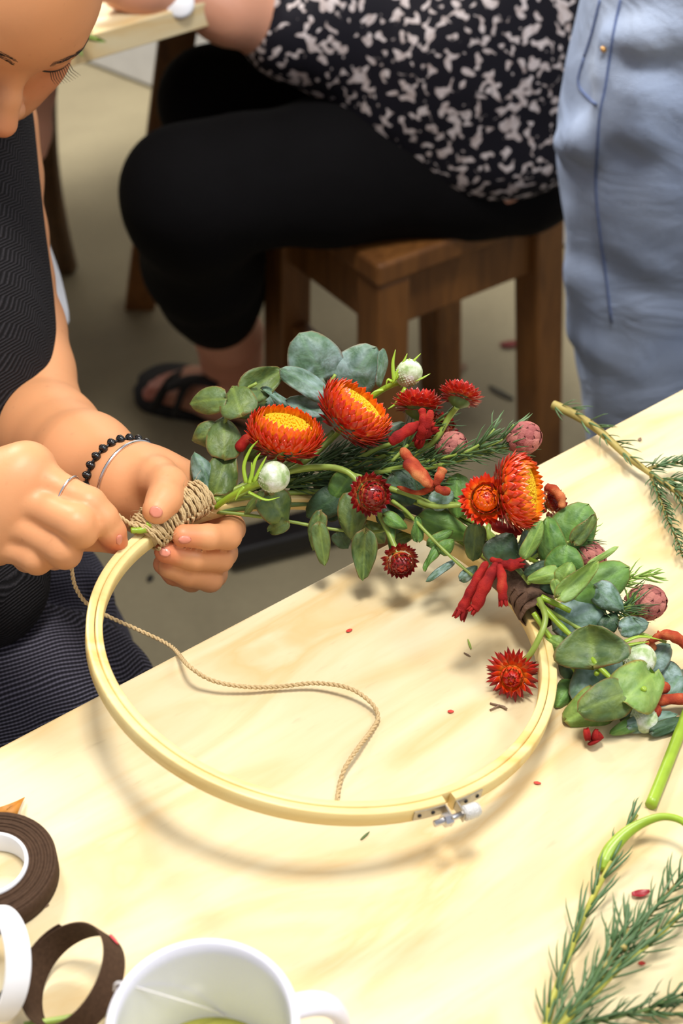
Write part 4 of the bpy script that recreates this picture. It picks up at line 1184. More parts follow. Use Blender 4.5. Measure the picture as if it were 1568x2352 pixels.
for a in ((905, 1092, 945, 1160, 72, 'dark', 0, .0, 0), (1048, 1096, 1048, 1190, 58, 'green', 0, .01, 10), (970, 1190, 1080, 1232, 62, 'green', 0, .004, 0), (1092, 1205, 1085, 1288, 50, 'olive', 2, -.01, 10),
          (1136, 1290, 1178, 1226, 76, 'dark', 1, -.012, 0), (885, 1185, 935, 1214, 32, 'green', 1, -.01, 0), (962, 1242, 958, 1186, 26, 'green', 4, -.01, 20), (1012, 1266, 1042, 1240, 34, 'green', 1, -.01, 0),
          (1040, 1288, 978, 1334, 18, 'dusty', 2, -.012, 20), (1003, 1252, 972, 1310, 20, 'green', 4, -.012, 30), (985, 1250, 1040, 1218, 28, 'green', 0, -.004, 0), (885, 1192, 905, 1280, 22, 'green', 4, -.004, 30),
          (920, 1100, 985, 1120, 50, 'dark', 0, .006, 0), (990, 1160, 1040, 1130, 46, 'dusty', 2, .0, 0), (870, 1180, 930, 1190, 46, 'dark', 1, .006, 0), (1060, 1330, 1096, 1300, 26, 'dusty', 1, -.01, 0)):
    leaf(C2, *a[:5], a[5], Z=Zr((a[0] + a[2]) / 2) - .025, dz=a[7], roll=a[8], kind=a[6])
for a in ((700, 1120, 660, 1165, 44, 'dark', 0), (840, 1205, 880, 1250, 46, 'olive', 1), (930, 1190, 900, 1235, 40, 'dark', 0), (1010, 1200, 1060, 1255, 46, 'dark', 3), (760, 1130, 720, 1100, 50, 'dark', 0),
          (1075, 1250, 1040, 1215, 48, 'green', 0), (950, 1120, 1000, 1150, 44, 'dusty', 0), (1130, 1240, 1170, 1290, 46, 'dark', 1), (820, 1180, 780, 1205, 44, 'dark', 0), (640, 1070, 690, 1040, 44, 'dark', 0),
          (880, 1010, 930, 970, 46, 'dark', 1), (900, 1245, 950, 1225, 30, 'olive', 2)):
    leaf(C2, *a[:5], a[5], Z=Zr((a[0] + a[2]) / 2) + .004, kind=a[6], roll=random.uniform(-15, 15))
D = sprig('eucalyptus_sprig', 1250, 1300, 'bright green eucalyptus sprig at the right end of the wreath', Z=.88)
stem(D, [(1190, 1270, .885), (1230, 1290, .88), (1290, 1312, .878), (1345, 1338, .875), (1400, 1370, .87)], .0013, 'stem2')
stem(D, [(1215, 1288, .885), (1262, 1256, .88), (1310, 1244, .878)], .0011, 'stem')
for a in ((1292, 1250, 1352, 1158, 104, 'green', 0, .0, 0), (1322, 1248, 1368, 1184, 34, 'olive', 4, -.006, 25), (1272, 1295, 1252, 1190, 66, 'green', 1, -.004, -12), (1206, 1282, 1246, 1198, 36, 'lime', 2, -.012, 30),
          (1228, 1282, 1212, 1214, 58, 'dusty', 0, .006, 0), (1292, 1322, 1302, 1252, 88, 'green', 0, -.01, 0), (1290, 1336, 1314, 1292, 46, 'lime', 1, -.016, 0), (1282, 1366, 1368, 1288, 44, 'lime', 3, -.02, 20),
          (1352, 1298, 1420, 1257, 15, 'lime', 2, -.018, 20), (1322, 1372, 1446, 1302, 100, 'green', 0, -.008, 0), (1372, 1352, 1432, 1404, 56, 'dusty', 1, -.012, 0), (1284, 1314, 1212, 1332, 38, 'lime', 1, -.014, 0),
          (1270, 1305, 1204, 1318, 44, 'dark', 0, -.002, 0), (1272, 1332, 1284, 1376, 24, 'lime', 2, -.018, 0), (1340, 1385, 1400, 1392, 40, 'dark', 0, .0, 0), (1245, 1340, 1290, 1364, 30, 'dark', 0, .002, 0),
          (1170, 1300, 1200, 1250, 46, 'dark', 0, .004, 0)):
    leaf(D, *a[:5], a[5], Z=.878, dz=a[7], roll=a[8], kind=a[6])
E_ = sprig('eucalyptus_posy', 1400, 1560, 'loose bunch of dusty eucalyptus lying on the table right of the hoop', Z=.865, group='eucalyptus sprigs')
for pts, mt, r in (([(1225, 1408, .875), (1262, 1462, .870), (1300, 1505, .868), (1330, 1560, .868)], 'stem2', .0016), ([(1236, 1384, .872), (1290, 1440, .865), (1320, 1468, .862)], 'stem2', .0019),
                   ([(1242, 1372, .872), (1270, 1384, .87), (1310, 1404, .868)], 'stem2', .0019), ([(1240, 1392, .874), (1290, 1420, .872), (1340, 1450, .87)], 'stem', .0016),
                   ([(1318, 1460, .862), (1350, 1500, .858), (1366, 1522, .85), (1400, 1556, .845), (1442, 1594, .84)], 'stem2', .0018), ([(1342, 1562, .868), (1312, 1530, .868), (1300, 1500, .868)], 'stem2', .0013),
                   ([(1420, 1440, .875), (1470, 1455, .872), (1530, 1475, .87)], 'stem', .0012)):
    stem(E_, pts, r, mt)
for a in ((1284, 1440, 1394, 1384, 92, 'dusty', 0, .0, 0), (1362, 1528, 1352, 1438, 150, 'olive', 3, -.016, 0), (1302, 1492, 1252, 1462, 42, 'lime', 1, -.004, 0), (1366, 1524, 1440, 1560, 108, 'dusty', 0, -.008, 0),
          (1404, 1532, 1328, 1606, 110, 'dusty', 0, -.002, 0), (1320, 1558, 1282, 1616, 48, 'green', 1, .004, 0), (1404, 1606, 1306, 1652, 92, 'lime', 1, .0, 0), (1446, 1590, 1334, 1632, 92, 'olive', 0, -.022, 0),
          (1440, 1602, 1512, 1536, 112, 'lime', 4, -.022, 0), (1446, 1668, 1556, 1640, 42, 'dusty', 2, .004, 0), (1490, 1532, 1540, 1478, 56, 'dusty', 0, .0, 0), (1526, 1604, 1578, 1526, 66, 'dusty', 1, .006, 0),
          (1426, 1444, 1490, 1430, 46, 'dusty', 2, -.002, 0), (1388, 1444, 1420, 1404, 42, 'dark', 1, .0, 0), (1462, 1658, 1404, 1684, 32, 'green', 1, .003, 0), (1330, 1480, 1300, 1560, 70, 'dark', 0, .012, 0),
          (1440, 1650, 1500, 1600, 60, 'dusty', 0, .006, 0), (1540, 1560, 1500, 1510, 60, 'dusty', 1, .008, 0), (1500, 1680, 1580, 1650, 34, 'dark', 2, .01, 0)):
    Zb_ = min(.868, zt(a[0], a[1]) - .016); Zt_ = min(.872, zt(a[2], a[3]) - .012)
    leaf(E_, *a[:5], a[5], Z=Zb_, dz=min(a[7], .006), roll=a[8], kind=a[6], tilt=Zt_ - Zb_)
for (x, y) in ((1431, 1617), (1477, 1584), (1370, 1546)):
    c = at(x, y, .836 if x > 1400 else .85); link('bud', mesh('bud', *lathe([(0, -.002), (.0014, -.0012), (.0017, 0), (.0015, .0016), (.0007, .002), (0, .0017)], 12, frame(c, cv(.2, .5, .8)))), E_, M['stem2'])

# ---------------- white fuzzy buds with narrow leaflets
def whitebud(px, py, Z, R, n, label, stems, leaflets):
    c = at(px, py, Z); m0 = frame(c, cv(*n)); t = empty('white_bud', c, label, 'flower', 'white buds')
    V, Fc = lathe([(math.sin(q) * R * (1 - .12 * math.cos(q)), -math.cos(q) * R * 1.12) for q in np.linspace(0.02, math.pi - .02, 18)], 28, m0)
    link('bud_head', mesh('bud_head', V, Fc), t, M['budwhite'])
    parts = []
    for k in range(240):
        q = math.acos(1 - 2 * (k + .5) / 240); a = k * 2.39996
        d = m0.to_3x3() @ Vector((math.sin(q) * math.cos(a), math.sin(q) * math.sin(a), -math.cos(q)))
        p = c + Vector(d) * R * 1.0
        parts.append(tube([p - d * .0003, p + d * .0002], [.0006, .0003], 5))
    tag(link('florets', mesh('florets', *join(parts)), t, M['budwhite']), kind='stuff')
    P = [tuple(m0 @ Vector((0, 0, -R)))] + [tuple(at(*p)) for p in stems]
    P = [Vector(p) for p in spline(P, 7)]
    link('stem', mesh('stem', *tube(P, [.0026] + [.0019] * (len(P) - 1), 8)), t, M['stem2'])
    for l in leaflets:
        Q = [Vector(q) for q in spline([tuple(at(l[i], l[i + 1], Z - .004)) for i in range(0, len(l), 2)], 5)]
        k = len(Q); link('leaflet', mesh('leaflet', *tube(Q, [.0011 * (1 - (i / (k - 1)) ** 2) + .0002 for i in range(k)], 6, True, .45)), t, M['stem2'])
    return t
whitebud(627, 1096, .895, .0092, (.62, .28, .7), 'round greenish white bud nearest the twine binding', [(572, 1118, .905), (530, 1140, .912), (494, 1165, .92)],
         [(565, 1110, 560, 1070, 575, 1032, 592, 1012), (575, 1105, 585, 1060, 598, 1040), (582, 1108, 600, 1070, 612, 1048), (570, 1130, 610, 1148, 642, 1142), (572, 1112, 578, 1085, 577, 1062), (560, 1118, 548, 1132, 540, 1150)])
whitebud(938, 858, .935, .0080, (.5, .7, .4), 'white bud with pale green leaflets at the top of the wreath', [(910, 880, .94), (870, 900, .945), (820, 940, .95)],
         [(905, 876, 902, 835, 908, 803), (908, 872, 925, 835, 935, 812), (925, 872, 945, 835, 966, 812), (900, 876, 890, 872, 885, 890), (950, 875, 970, 868, 988, 858), (900, 880, 915, 850, 942, 822), (930, 890, 910, 925, 890, 940), (880, 895, 860, 900, 845, 915)])
whitebud(1466, 1512, .86, .0090, (.6, -.3, .7), 'white fuzzy bud among the dusty leaves right of the hoop', [(1440, 1490, .865), (1400, 1470, .87)],
         [(1430, 1475, 1470, 1462, 1520, 1470), (1440, 1490, 1480, 1492, 1502, 1515), (1430, 1484, 1460, 1478, 1490, 1474)])
whitebud(1478, 1650, .846, .0075, (.3, -.8, .3), 'pale bud peeking from under the bright leaf right of the hoop', [(1450, 1630, .85)], [])

# ---------------- pink cone buds on needle sprigs
scale_me = None
def cone(px, py, Z, R, n, label, st, lean=1.35):
    global scale_me
    if scale_me is None:
        V, Fc = [], []
        for i in range(5):
            u = i / 4
            for j in range(5):
                v = j / 4 * 2 - 1; w = math.sin(math.pi * min(1, .18 + .82 * u)) ** .7 if u < 1 else 0.02
                V.append((v * w, u * 1.5, .38 * (1 - v * v) * (1 - .6 * (1 - u) ** 2) * (1 - .75 * u ** 3)))
        for i in range(4):
            for j in range(4): Fc.append((i * 5 + j, i * 5 + j + 1, i * 5 + j + 6, i * 5 + j + 5))
        scale_me = mesh('scale', V, Fc); scale_me.materials.append(M['budscale'])
    c = at(px, py, Z); m0 = frame(c, cv(*n)); t = empty('cone_bud', c, label, 'bud', 'pink cone buds')
    H_ = R * lean
    def rad(z): return R * math.sqrt(max(0, 1 - (z / H_) ** 2))
    link('core', mesh('core', *lathe([(rad(z) * .97, z) for z in np.linspace(-H_ * .999, H_ * .999, 16)], 20, m0)), t, M['budscale'])
    N = 44
    for k in range(N):
        z = -H_ * .85 + 1.78 * H_ * (k / (N - 1)); a = k * 2.39996; r = rad(z) * .97
        rd = Vector((math.cos(a), math.sin(a), 0)); sl = -z / (H_ ** 2) * R * R / max(r, R * .15)
        up = (Vector((0, 0, 1)) + rd * max(-3, min(.6, sl))).normalized(); nr = (rd - up * rd.dot(up)).normalized(); sd_ = up.cross(nr)
        s_ = R * .40 * (.55 + .45 * r / R)
        mm = Matrix((sd_ * s_, up * s_ * 1.15, nr * s_)).transposed().to_4x4(); mm.translation = rd * r + Vector((0, 0, z)) - up * s_ * .7
        link('scale', scale_me, t, mtx=m0 @ mm)
    if st:
        P = [tuple(m0 @ Vector((0, 0, -H_ * .9)))] + [tuple(at(*p)) for p in st]
        P = [Vector(p) for p in spline(P, 7)]
        link('stem', mesh('stem', *tube(P, .0014, 8)), t, M['stem'])
        parts = []
        for i in range(5, len(P), 1):
            for q in range(3):
                tdir = (P[max(0, i - 1)] - P[i]).normalized(); rv = Vector((random.uniform(-1, 1), random.uniform(-1, 1), random.uniform(-1, 1)))
                rv = (rv - tdir * rv.dot(tdir)).normalized(); d = (tdir * .8 + rv * .55).normalized(); L_ = random.uniform(.011, .02)
                parts.append(tube([P[i], P[i] + d * L_ * .5 + tdir * .001, P[i] + d * L_ + tdir * .002], [.0005, .0005, .0001], 4, False))
        for q in range(16):
            a = q / 16 * 6.283; b = m0 @ Vector((R * .5 * math.cos(a), R * .5 * math.sin(a), -H_ * .85))
            d = m0.to_3x3() @ Vector((math.cos(a) * .9, math.sin(a) * .9, 1)).normalized(); L_ = random.uniform(.008, .016)
            parts.append(tube([b, b + d * L_ * .5, b + d * L_ + m0.to_3x3() @ Vector((0, 0, .003))], [.0006, .0006, .0001], 4, False))
        tag(link('needles', mesh('needles', *join(parts)), t, M['needle']), kind='stuff')
    return t
cone(1203, 1006, .895, .0092, (.70, .25, .3), 'pink cone bud highest on the right of the wreath', [(1150, 1030, .90), (1080, 1048, .91), (980, 1075, .92), (860, 1085, .93)], 1.12)
cone(1036, 1025, .925, .0086, (.62, .3, .4), 'half hidden pink cone bud left of the highest one', [(990, 1045, .93), (920, 1070, .935), (820, 1090, .94)], 1.15)
cone(1354, 1276, .885, .0080, (.6, -.55, .5), 'pink cone bud between the bright green leaves right of the wreath', [(1325, 1245, .885), (1290, 1250, .885)], 1.3)
cone(1483, 1384, .885, .0100, (.86, .12, .45), 'pink cone bud lying farthest right on the table', [(1445, 1392, .872), (1410, 1400, .875), (1350, 1380, .875)], 1.2)

# ---------------- needle foliage
def needle_mesh(mat):
    V, Fc = tube([(0, 0, 0), (0, .35, .05), (0, .75, .08), (0, 1, .05)], [.030, .045, .034, .004], 5, True, .5)
    me = mesh('needle', V, Fc); me.materials.append(M[mat]); return me
NM = {}
def needle_sprig(label, branches, mat, stem_mat, length, spacing, ang, r, per=2, sep=True, seed=0, name='needle_sprig', planar=False, cat='foliage'):
    rnd = random.Random(seed); P0 = Vector(branches[0][0]); t = empty(name, P0, label, cat, 'needle foliage cuttings')
    if mat not in NM: NM[mat] = needle_mesh(mat)
    cnt = 0; parts = []
    for pts in branches:
        P = [Vector(p) for p in spline([tuple(p) for p in pts], 10)]
        L = [0]
        for a, b in zip(P, P[1:]): L.append(L[-1] + (b - a).length)
        tot = L[-1]
        link('stem', mesh('stem', *tube(P, [r * (1 - .55 * l / tot) for l in L], 8)), t, M[stem_mat])
        s_ = .002; k = 0; A_ = np.array([list(p) for p in P])
        while s_ < tot:
            p = Vector([float(np.interp(s_, L, A_[:, i])) for i in range(3)]); p2 = Vector([float(np.interp(min(tot, s_ + .002), L, A_[:, i])) for i in range(3)]); p1 = Vector([float(np.interp(max(0, s_ - .002), L, A_[:, i])) for i in range(3)])
            td = (p2 - p1).normalized()
            for q in range(per):
                a = k * 2.39996 + q * math.pi * 2 / per + rnd.uniform(-.3, .3); k += 1
                x = td.cross(Vector((0, 0, 1))).normalized(); y = x.cross(td)
                if y.z < 0: y = -y
                rv = x * math.cos(a) + y * math.sin(a)
                if rv.dot(Vector((0, 0, 1))) < -.1 and p.z < TT + .02: rv = rv - y * 2 * rv.dot(y) * .9; rv.normalize()
                e = math.radians(ang + rnd.uniform(-10, 12)); d = (td * math.cos(e) + rv * math.sin(e)).normalized()
                ll = length * rnd.uniform(.7, 1.15) * (1 - .35 * (s_ / tot) ** 4)
                nn_ = (rv - d * rv.dot(d)); nn_ = nn_.normalized() if nn_.length > .01 else x; sd_ = d.cross(nn_) * -1
                ws = .018
                mm = Matrix((sd_ * ws, d * ll, nn_ * ll * -1 if False else nn_ * ws)).transposed().to_4x4(); mm.translation = p + rv * r * .5
                if sep and cnt < 290: link('needle', NM[mat], t, mtx=mm)
                else: parts.append(mm)
                cnt += 1
            s_ += spacing * rnd.uniform(.7, 1.3)
    if parts:
        me0 = NM[mat]; vs = [v.co.copy() for v in me0.vertices]; fs = [tuple(p.vertices) for p in me0.polygons]
        tag(link('needles', mesh('needles', *join([([mm @ v for v in vs], fs) for mm in parts])), t, M[mat]), kind='stuff')
    return t
def tp_(pts, h=.006): return [onz(p[0], p[1], TT + (p[2] if len(p) > 2 else h)) for p in pts]
needle_sprig('slender upright needle-leaved cutting at the lower right, its tip beside the curled green stem', [tp_([(1246, 2400), (1262, 2320), (1282, 2262), (1318, 2160), (1358, 2068), (1390, 2005), (1412, 1960), (1438, 1905), (1462, 1872)])], 'needle', 'yellowstem', .021, .0062, 17, .0022, 2, True, 1)
needle_sprig('thick yellow-green needle-leaved cutting crossing the lower right corner', [tp_([(1240, 2400), (1284, 2352), (1360, 2281), (1420, 2222), (1494, 2162), (1580, 2084)], .012)], 'needle', 'yellowstem', .023, .0058, 20, .0028, 2, True, 2)
needle_sprig('bushy brown-stemmed needle cutting above the thick one at the lower right', [tp_([(1290, 2370), (1320, 2318), (1370, 2245), (1434, 2172), (1494, 2097), (1580, 2000)], .010), tp_([(1385, 2225), (1402, 2190), (1412, 2150)], .016), tp_([(1430, 2180), (1438, 2150), (1440, 2128)], .018)], 'needle', 'woody', .022, .0048, 24, .0018, 3, True, 3)
needle_sprig('dark green needle cutting in the bottom right corner', [tp_([(1300, 2360), (1370, 2345), (1478, 2320), (1530, 2300), (1590, 2272)], .008), tp_([(1478, 2320), (1530, 2330), (1590, 2325)], .006)], 'needledark', 'stemdark', .015, .0036, 30, .0014, 2, True, 4)
needle_sprig('thick woody needle-leaved branch poking over the far edge of the table', [tp_([(1270, 930), (1310, 948), (1370, 985), (1440, 1048), (1500, 1092), (1580, 1150)], .010)], 'needle', 'woody', .017, .0058, 30, .0034, 2, True, 5)
needle_sprig('dense fine green needle twigs branching at the upper right of the table', [tp_([(1495, 1095), (1512, 1140), (1530, 1185), (1552, 1235), (1568, 1280)], .008), tp_([(1505, 1100), (1545, 1125), (1590, 1200)], .008), tp_([(1490, 1076), (1530, 1066), (1590, 1062)], .012), tp_([(1530, 1100), (1590, 1105)], .01)], 'needle', 'woody', .012, .0030, 22, .0014, 3, True, 6)
def wp(pts): return [at(p[0], p[1], p[2] if len(p) > 2 else Zr(p[0])) for p in pts]
needle_sprig('fine needle foliage along the spine of the wreath, below the red flowers', [wp([(500, 1160), (620, 1110, .95), (760, 1060, .95), (900, 1040, .945), (1000, 1045, .935)]), wp([(640, 1120), (760, 1090, .94), (880, 1080, .935), (1000, 1090, .925)]),
              wp([(700, 1080), (780, 1040, .95), (860, 1010, .95)]), wp([(860, 1100, .94), (980, 1120, .93), (1090, 1140, .92)])], 'needledark', 'stemdark', .022, .0030, 24, .0013, 3, True, 7)
needle_sprig('needle foliage sprig reaching up beside the highest pink cone bud', [wp([(880, 1080, .93), (980, 1060, .92), (1080, 1036, .905), (1150, 1012, .895), (1180, 975, .892)]), wp([(900, 1060, .93), (960, 1000, .93), (1020, 960, .925)]), wp([(1060, 1045, .905), (1110, 1015, .90), (1135, 985, .90)])], 'needle', 'stem', .020, .0040, 26, .0012, 2, True, 8)
needle_sprig('small needle tips showing behind the bright green leaves at right', [wp([(1300, 1260, .89), (1330, 1235, .885), (1352, 1212, .885)]), wp([(1400, 1350, .885), (1450, 1328, .88), (1500, 1322, .875)]), wp([(1420, 1420, .885), (1445, 1400, .88), (1450, 1380, .878)])], 'needle2', 'stem', .014, .0030, 24, .0010, 3, True, 9)

# bundle of bare stems bound along the hoop
ST = empty('stem_bundle', at(700, 1130, .94), 'bundle of bare green stems running along the hoop under the flowers', 'stems')
for i, pts in enumerate(([(470, 1165, .918), (560, 1125), (700, 1100), (860, 1090), (1000, 1130)], [(480, 1150, .92), (600, 1100, .93), (740, 1075, .93), (830, 1095, .915)], [(490, 1175, .925), (640, 1160), (800, 1160), (960, 1195), (1100, 1260)],
                         [(500, 1150), (700, 1130), (900, 1140), (1050, 1200), (1150, 1290)], [(690, 1110), (850, 1060), (960, 1010), (990, 990)], [(900, 1170), (1000, 1215), (1100, 1270), (1190, 1340, .89)],
                         [(640, 1080, .925), (720, 1030, .92), (765, 990, .915)], [(800, 1065), (900, 1020), (1000, 1030)], [(960, 1150, .905), (1000, 1163, .90), (1060, 1160, .895)], [(890, 1120, .92), (950, 1140, .915), (1000, 1160, .91)],
                         [(1000, 1160), (1100, 1220), (1200, 1320, .885)], [(1040, 1170), (1130, 1230), (1215, 1340, .88)], [(340, 1214, .886), (322, 1218, .885), (300, 1218, .884)], [(350, 1206, .887), (335, 1205, .886)])):
    stem(ST, pts, .0017 if i < 12 else .0022, ['stem', 'stem', 'stemdark', 'stem'][i % 4] if i < 12 else 'stem2')

# ---------------- kangaroo paw tubes
def paw(label, tubes, mat, x, y, Z, name='kangaroo_paw'):
    t = empty(name, at(x, y, Z), label, 'flower', 'velvety red tube flowers')
    for pts in tubes:
        P = [Vector(p) for p in spline([tuple(at(p[0], p[1], p[2])) for p in pts], 6)]
        R = [float(v) for v in np.interp(np.linspace(0, 1, len(P)), np.linspace(0, 1, len(pts)), [p[3] for p in pts])]
        n_p = len(R)
        R = [r * .78 * (.5 if i == 0 or i == n_p - 1 else 1) * (1 + .09 * math.sin(i * 1.1 + pts[0][0])) for i, r in enumerate(R)]
        ob = link('flower_tube', mesh('flower_tube', *tube(P, R, 12)), t, M[mat])
        if len(pts) >= 3 and pts[-1][3] >= .0028 and pts[-1][3] >= pts[0][3]:
            d = (P[-1] - P[-3]).normalized(); fm_ = frame(P[-1], d); rr = R[-2]; parts = []
            for q in range(6):
                a = q / 6 * 6.283; o_ = Vector((math.cos(a), math.sin(a), 0)) * rr * .6
                parts.append(tube([fm_ @ (o_ - Vector((0, 0, rr * .5))), fm_ @ (o_ * 1.3 + Vector((0, 0, rr * .6))), fm_ @ (o_ * 1.7 + Vector((0, 0, rr * 1.1)))], [rr * .4, rr * .3, rr * .06], 6))
            link('lobes', mesh('lobes', *join(parts)), ob, M[mat])
    return t
paw('velvety red tube flower cluster hanging left of the brown tape wrap', [
    [(1118, 1290, .862, .0022), (1102, 1318, .860, .0036), (1084, 1352, .858, .0036), (1068, 1386, .858, .0040), (1058, 1408, .858, .0050)],
    [(1140, 1292, .858, .0024), (1126, 1322, .855, .0044), (1108, 1356, .853, .0048), (1094, 1390, .853, .0044), (1086, 1400, .853, .0030)],
    [(1146, 1296, .856, .0024), (1152, 1325, .852, .0036), (1153, 1355, .850, .0038), (1155, 1382, .850, .0030)],
    [(1150, 1296, .858, .0024), (1170, 1298, .856, .0044), (1190, 1294, .858, .0036)], [(1125, 1284, .864, .0018), (1145, 1290, .862, .0024), (1160, 1295, .86, .002)]], 'redtube', 1140, 1290, .86)
paw('orange-tipped kangaroo paw spike crossing the middle of the wreath', [
    [(922, 1030, .905, .0032), (940, 1055, .902, .0042), (962, 1080, .898, .0045), (985, 1108, .896, .0036), (996, 1118, .896, .0022)], [(930, 1060, .900, .0040), (955, 1085, .896, .0044), (978, 1108, .894, .0034), (992, 1118, .894, .002)],
    [(1018, 1074, .894, .0036), (1010, 1092, .894, .0038), (1000, 1116, .895, .0028)], [(1034, 1130, .892, .0034), (1015, 1126, .893, .0034), (1000, 1120, .895, .0024)], [(996, 1118, .896, .0030), (960, 1132, .905, .0020), (912, 1118, .915, .0016)]], 'orangetube', 980, 1110, .9)
paw('dark red kangaroo paw forked tubes between the top strawflowers', [
    [(968, 938, .905, .0028), (972, 960, .904, .0032), (972, 985, .905, .0040), (962, 1008, .91, .004)], [(990, 942, .903, .0028), (984, 965, .903, .0032), (976, 985, .905, .0036)],
    [(895, 1018, .905, .0040), (918, 1000, .905, .0046), (948, 982, .907, .0044), (968, 976, .91, .003)], [(960, 1030, .92, .003), (968, 1000, .915, .005), (990, 985, .915, .005)]], 'redtube', 970, 980, .91)
paw('curved orange kangaroo paw tube behind the yellow-rimmed strawflower', [[(1252, 1118, .885, .0030), (1272, 1125, .883, .0036), (1288, 1145, .882, .0036), (1290, 1168, .882, .0026)]], 'orangetube', 1270, 1130, .885)
paw('dark red buds tucked under the two orange strawflowers', [[(1130, 1205, .895, .004), (1165, 1216, .89, .0045), (1200, 1222, .89, .003)], [(1180, 1190, .90, .0035), (1210, 1205, .90, .004)], [(1150, 1220, .895, .003), (1185, 1235, .89, .0035)]], 'redtube', 1165, 1210, .895)
paw('orange curving kangaroo paw tube at the right edge above the posy', [[(1492, 1476, .868, .0020), (1512, 1462, .866, .0030), (1535, 1458, .864, .0040), (1558, 1468, .864, .0042), (1590, 1490, .866, .004)], [(1488, 1488, .874, .0045), (1500, 1478, .872, .005)], [(1512, 1466, .868, .0014), (1511, 1448, .868, .0008)], [(1470, 1490, .878, .005), (1484, 1482, .876, .004)]], 'orangetube', 1520, 1470, .866)
paw('brown-red kangaroo paw tubes sticking out from under the bright leaf at right', [[(1500, 1612, .850, .0036), (1540, 1606, .852, .0042), (1590, 1606, .853, .0040)], [(1500, 1578, .858, .005), (1538, 1580, .858, .0042)], [(1494, 1644, .846, .005), (1512, 1622, .850, .004)]], 'orangetube', 1530, 1606, .863)
zz = zt(1360, 1695, .006)
paw('small crimson flower cluster under the lowest leaves of the posy', [[(1340, 1688, zz, .0045), (1355, 1686, zz, .005)], [(1360, 1686, zz, .005), (1372, 1690, zz, .0045), (1380, 1684, zz, .003)], [(1362, 1700, zz, .005), (1366, 1708, zz, .0045)]], 'redtube', 1360, 1695, zz)
paw('dark maroon bud left of the open strawflower nearest the binding', [[(545, 1035, .93, .004), (560, 1015, .93, .0045), (575, 1000, .93, .003)]], 'redtube', 560, 1015, .93)

# ================================================================== things lying on the table
# brown floral tape roll with white core
rc = onz(-26, 1985, TT + .013)
TP = empty('floral_tape_roll', Vector((rc.x, rc.y, TT)), 'full roll of brown floral tape with white core lying at the left edge', 'tape roll')
mR = Matrix.Translation((rc.x, rc.y, TT))
link('core', mesh('core', *lathe([(.0178, .0005), (.0196, 0), (.0197, .0136), (.0192, .0142), (.0182, .0142), (.0178, .0136), (.0178, .0005)], 64, mR)), TP, M['whiteplastic'])
k = 0
for i in range(9):
    r0 = .0197 + i * .00155; r1 = r0 + .0015; hh = .0128 + .0004 * math.sin(i * 2.1)
    link('tape_layer', mesh('tape_layer', *lathe([(r0, .0003), (r1, .0003), (r1 + .0001, hh * .5), (r1, hh - .0002), (r0 + .0003, hh), (r0, hh - .0004)], 64, mR)), TP, M['tape'])
# standing rings
def band(name, c, axis, r, w, th, mat, parent=None, a0=0, a1=360, wob=0):
    m = frame(c, axis); V, Fc = [], []
    n = 72
    for i in range(n + 1):
        a = math.radians(a0 + (a1 - a0) * i / n); q = r * (1 + wob * math.sin(3 * a))
        for rr, z in ((q, -w / 2), (q + th, -w / 2), (q + th, w / 2), (q, w / 2)): V.append(m @ Vector((rr * math.cos(a), rr * math.sin(a), z)))
    for i in range(n):
        for k_ in range(4): Fc.append((i * 4 + k_, i * 4 + 4 + k_, i * 4 + 4 + (k_ + 1) % 4, i * 4 + (k_ + 1) % 4))
    if a1 - a0 < 359: Fc += [(0, 1, 2, 3), (n * 4 + 3, n * 4 + 2, n * 4 + 1, n * 4)]
    me = mesh(name, V, Fc); o = link(name, me, parent, mat); es = o.modifiers.new('es', 'EDGE_SPLIT'); es.split_angle = math.radians(50)
    return o
def grounded(px, py, axis, r, w):
    ax = cv(*axis).normalized(); hz = r * math.sqrt(max(0, 1 - ax.z ** 2)) + w / 2 * abs(ax.z)
    return onz(px, py, TT + hz + .0005), ax
c_, a_ = grounded(-22, 2214, (-.72, .12, .62), .0250, .012)
wr_ = band('tape_core', c_, a_, .0250, .0125, .0012, M['whiteplastic']); tag(wr_, 'empty white tape core standing on edge at the bottom left', 'tape core')
c_, a_ = grounded(165, 2248, (-.52, .56, .62), .0240, .0155)
LB = empty('tape_loop', Vector((c_.x, c_.y, TT)), 'brown tape loop standing on edge with a torn flap, left of the mug', 'tape')
band('strip', c_, a_, .0240, .0155, .0007, M['tape'], LB, 0, 360, .02)
mm_ = frame(c_, a_)
q0 = at(232, 2170, (c_ - Vector((0, 0, HC))).dot(Vector((0, CA, -SA))))
# torn end flap and a small pink petal stuck inside
bestA = min(range(360), key=lambda d: (lambda p: (p - at(150, 2158, .72)).length)(mm_ @ Vector((.0240 * math.cos(math.radians(d)), .0240 * math.sin(math.radians(d)), .006))))
band('flap', c_ + a_ * .0012, (a_ + cv(.06, .02, 0)).normalized(), .0250, .0150, .0005, M['tape'], LB, bestA - 6, bestA + 40)
def petal(px, py, ln, wd, ang, mat, label, cat='petal', z=TT, name='fallen_petal', curl=.35, thick=.0004, surface=None):
    c = onz(px, py, z + .0012) if surface is None else surface
    up = Vector((0, 0, 1)); a = math.radians(ang); d = Vector((math.cos(a), math.sin(a), 0)); s2 = up.cross(d)
    V, Fc = [], []
    for i in range(6):
        u = i / 5; w = wd / 2 * math.sin(math.pi * (.12 + .82 * u)) ** .8
        for v in (-1, -.33, .33, 1):
            V.append(c + d * (u - .5) * ln + s2 * v * w + up * (curl * wd * (v * v * .5 + (u - .5) ** 2) - .0008))
    for i in range(5):
        for j in range(3): Fc.append((i * 4 + j, i * 4 + j + 1, i * 4 + j + 5, i * 4 + j + 4))
    o = link(name, mesh(name, V, Fc), None, mat); q = o.modifiers.new('s', 'SOLIDIFY'); q.thickness = thick
    tag(o, label, cat); return o
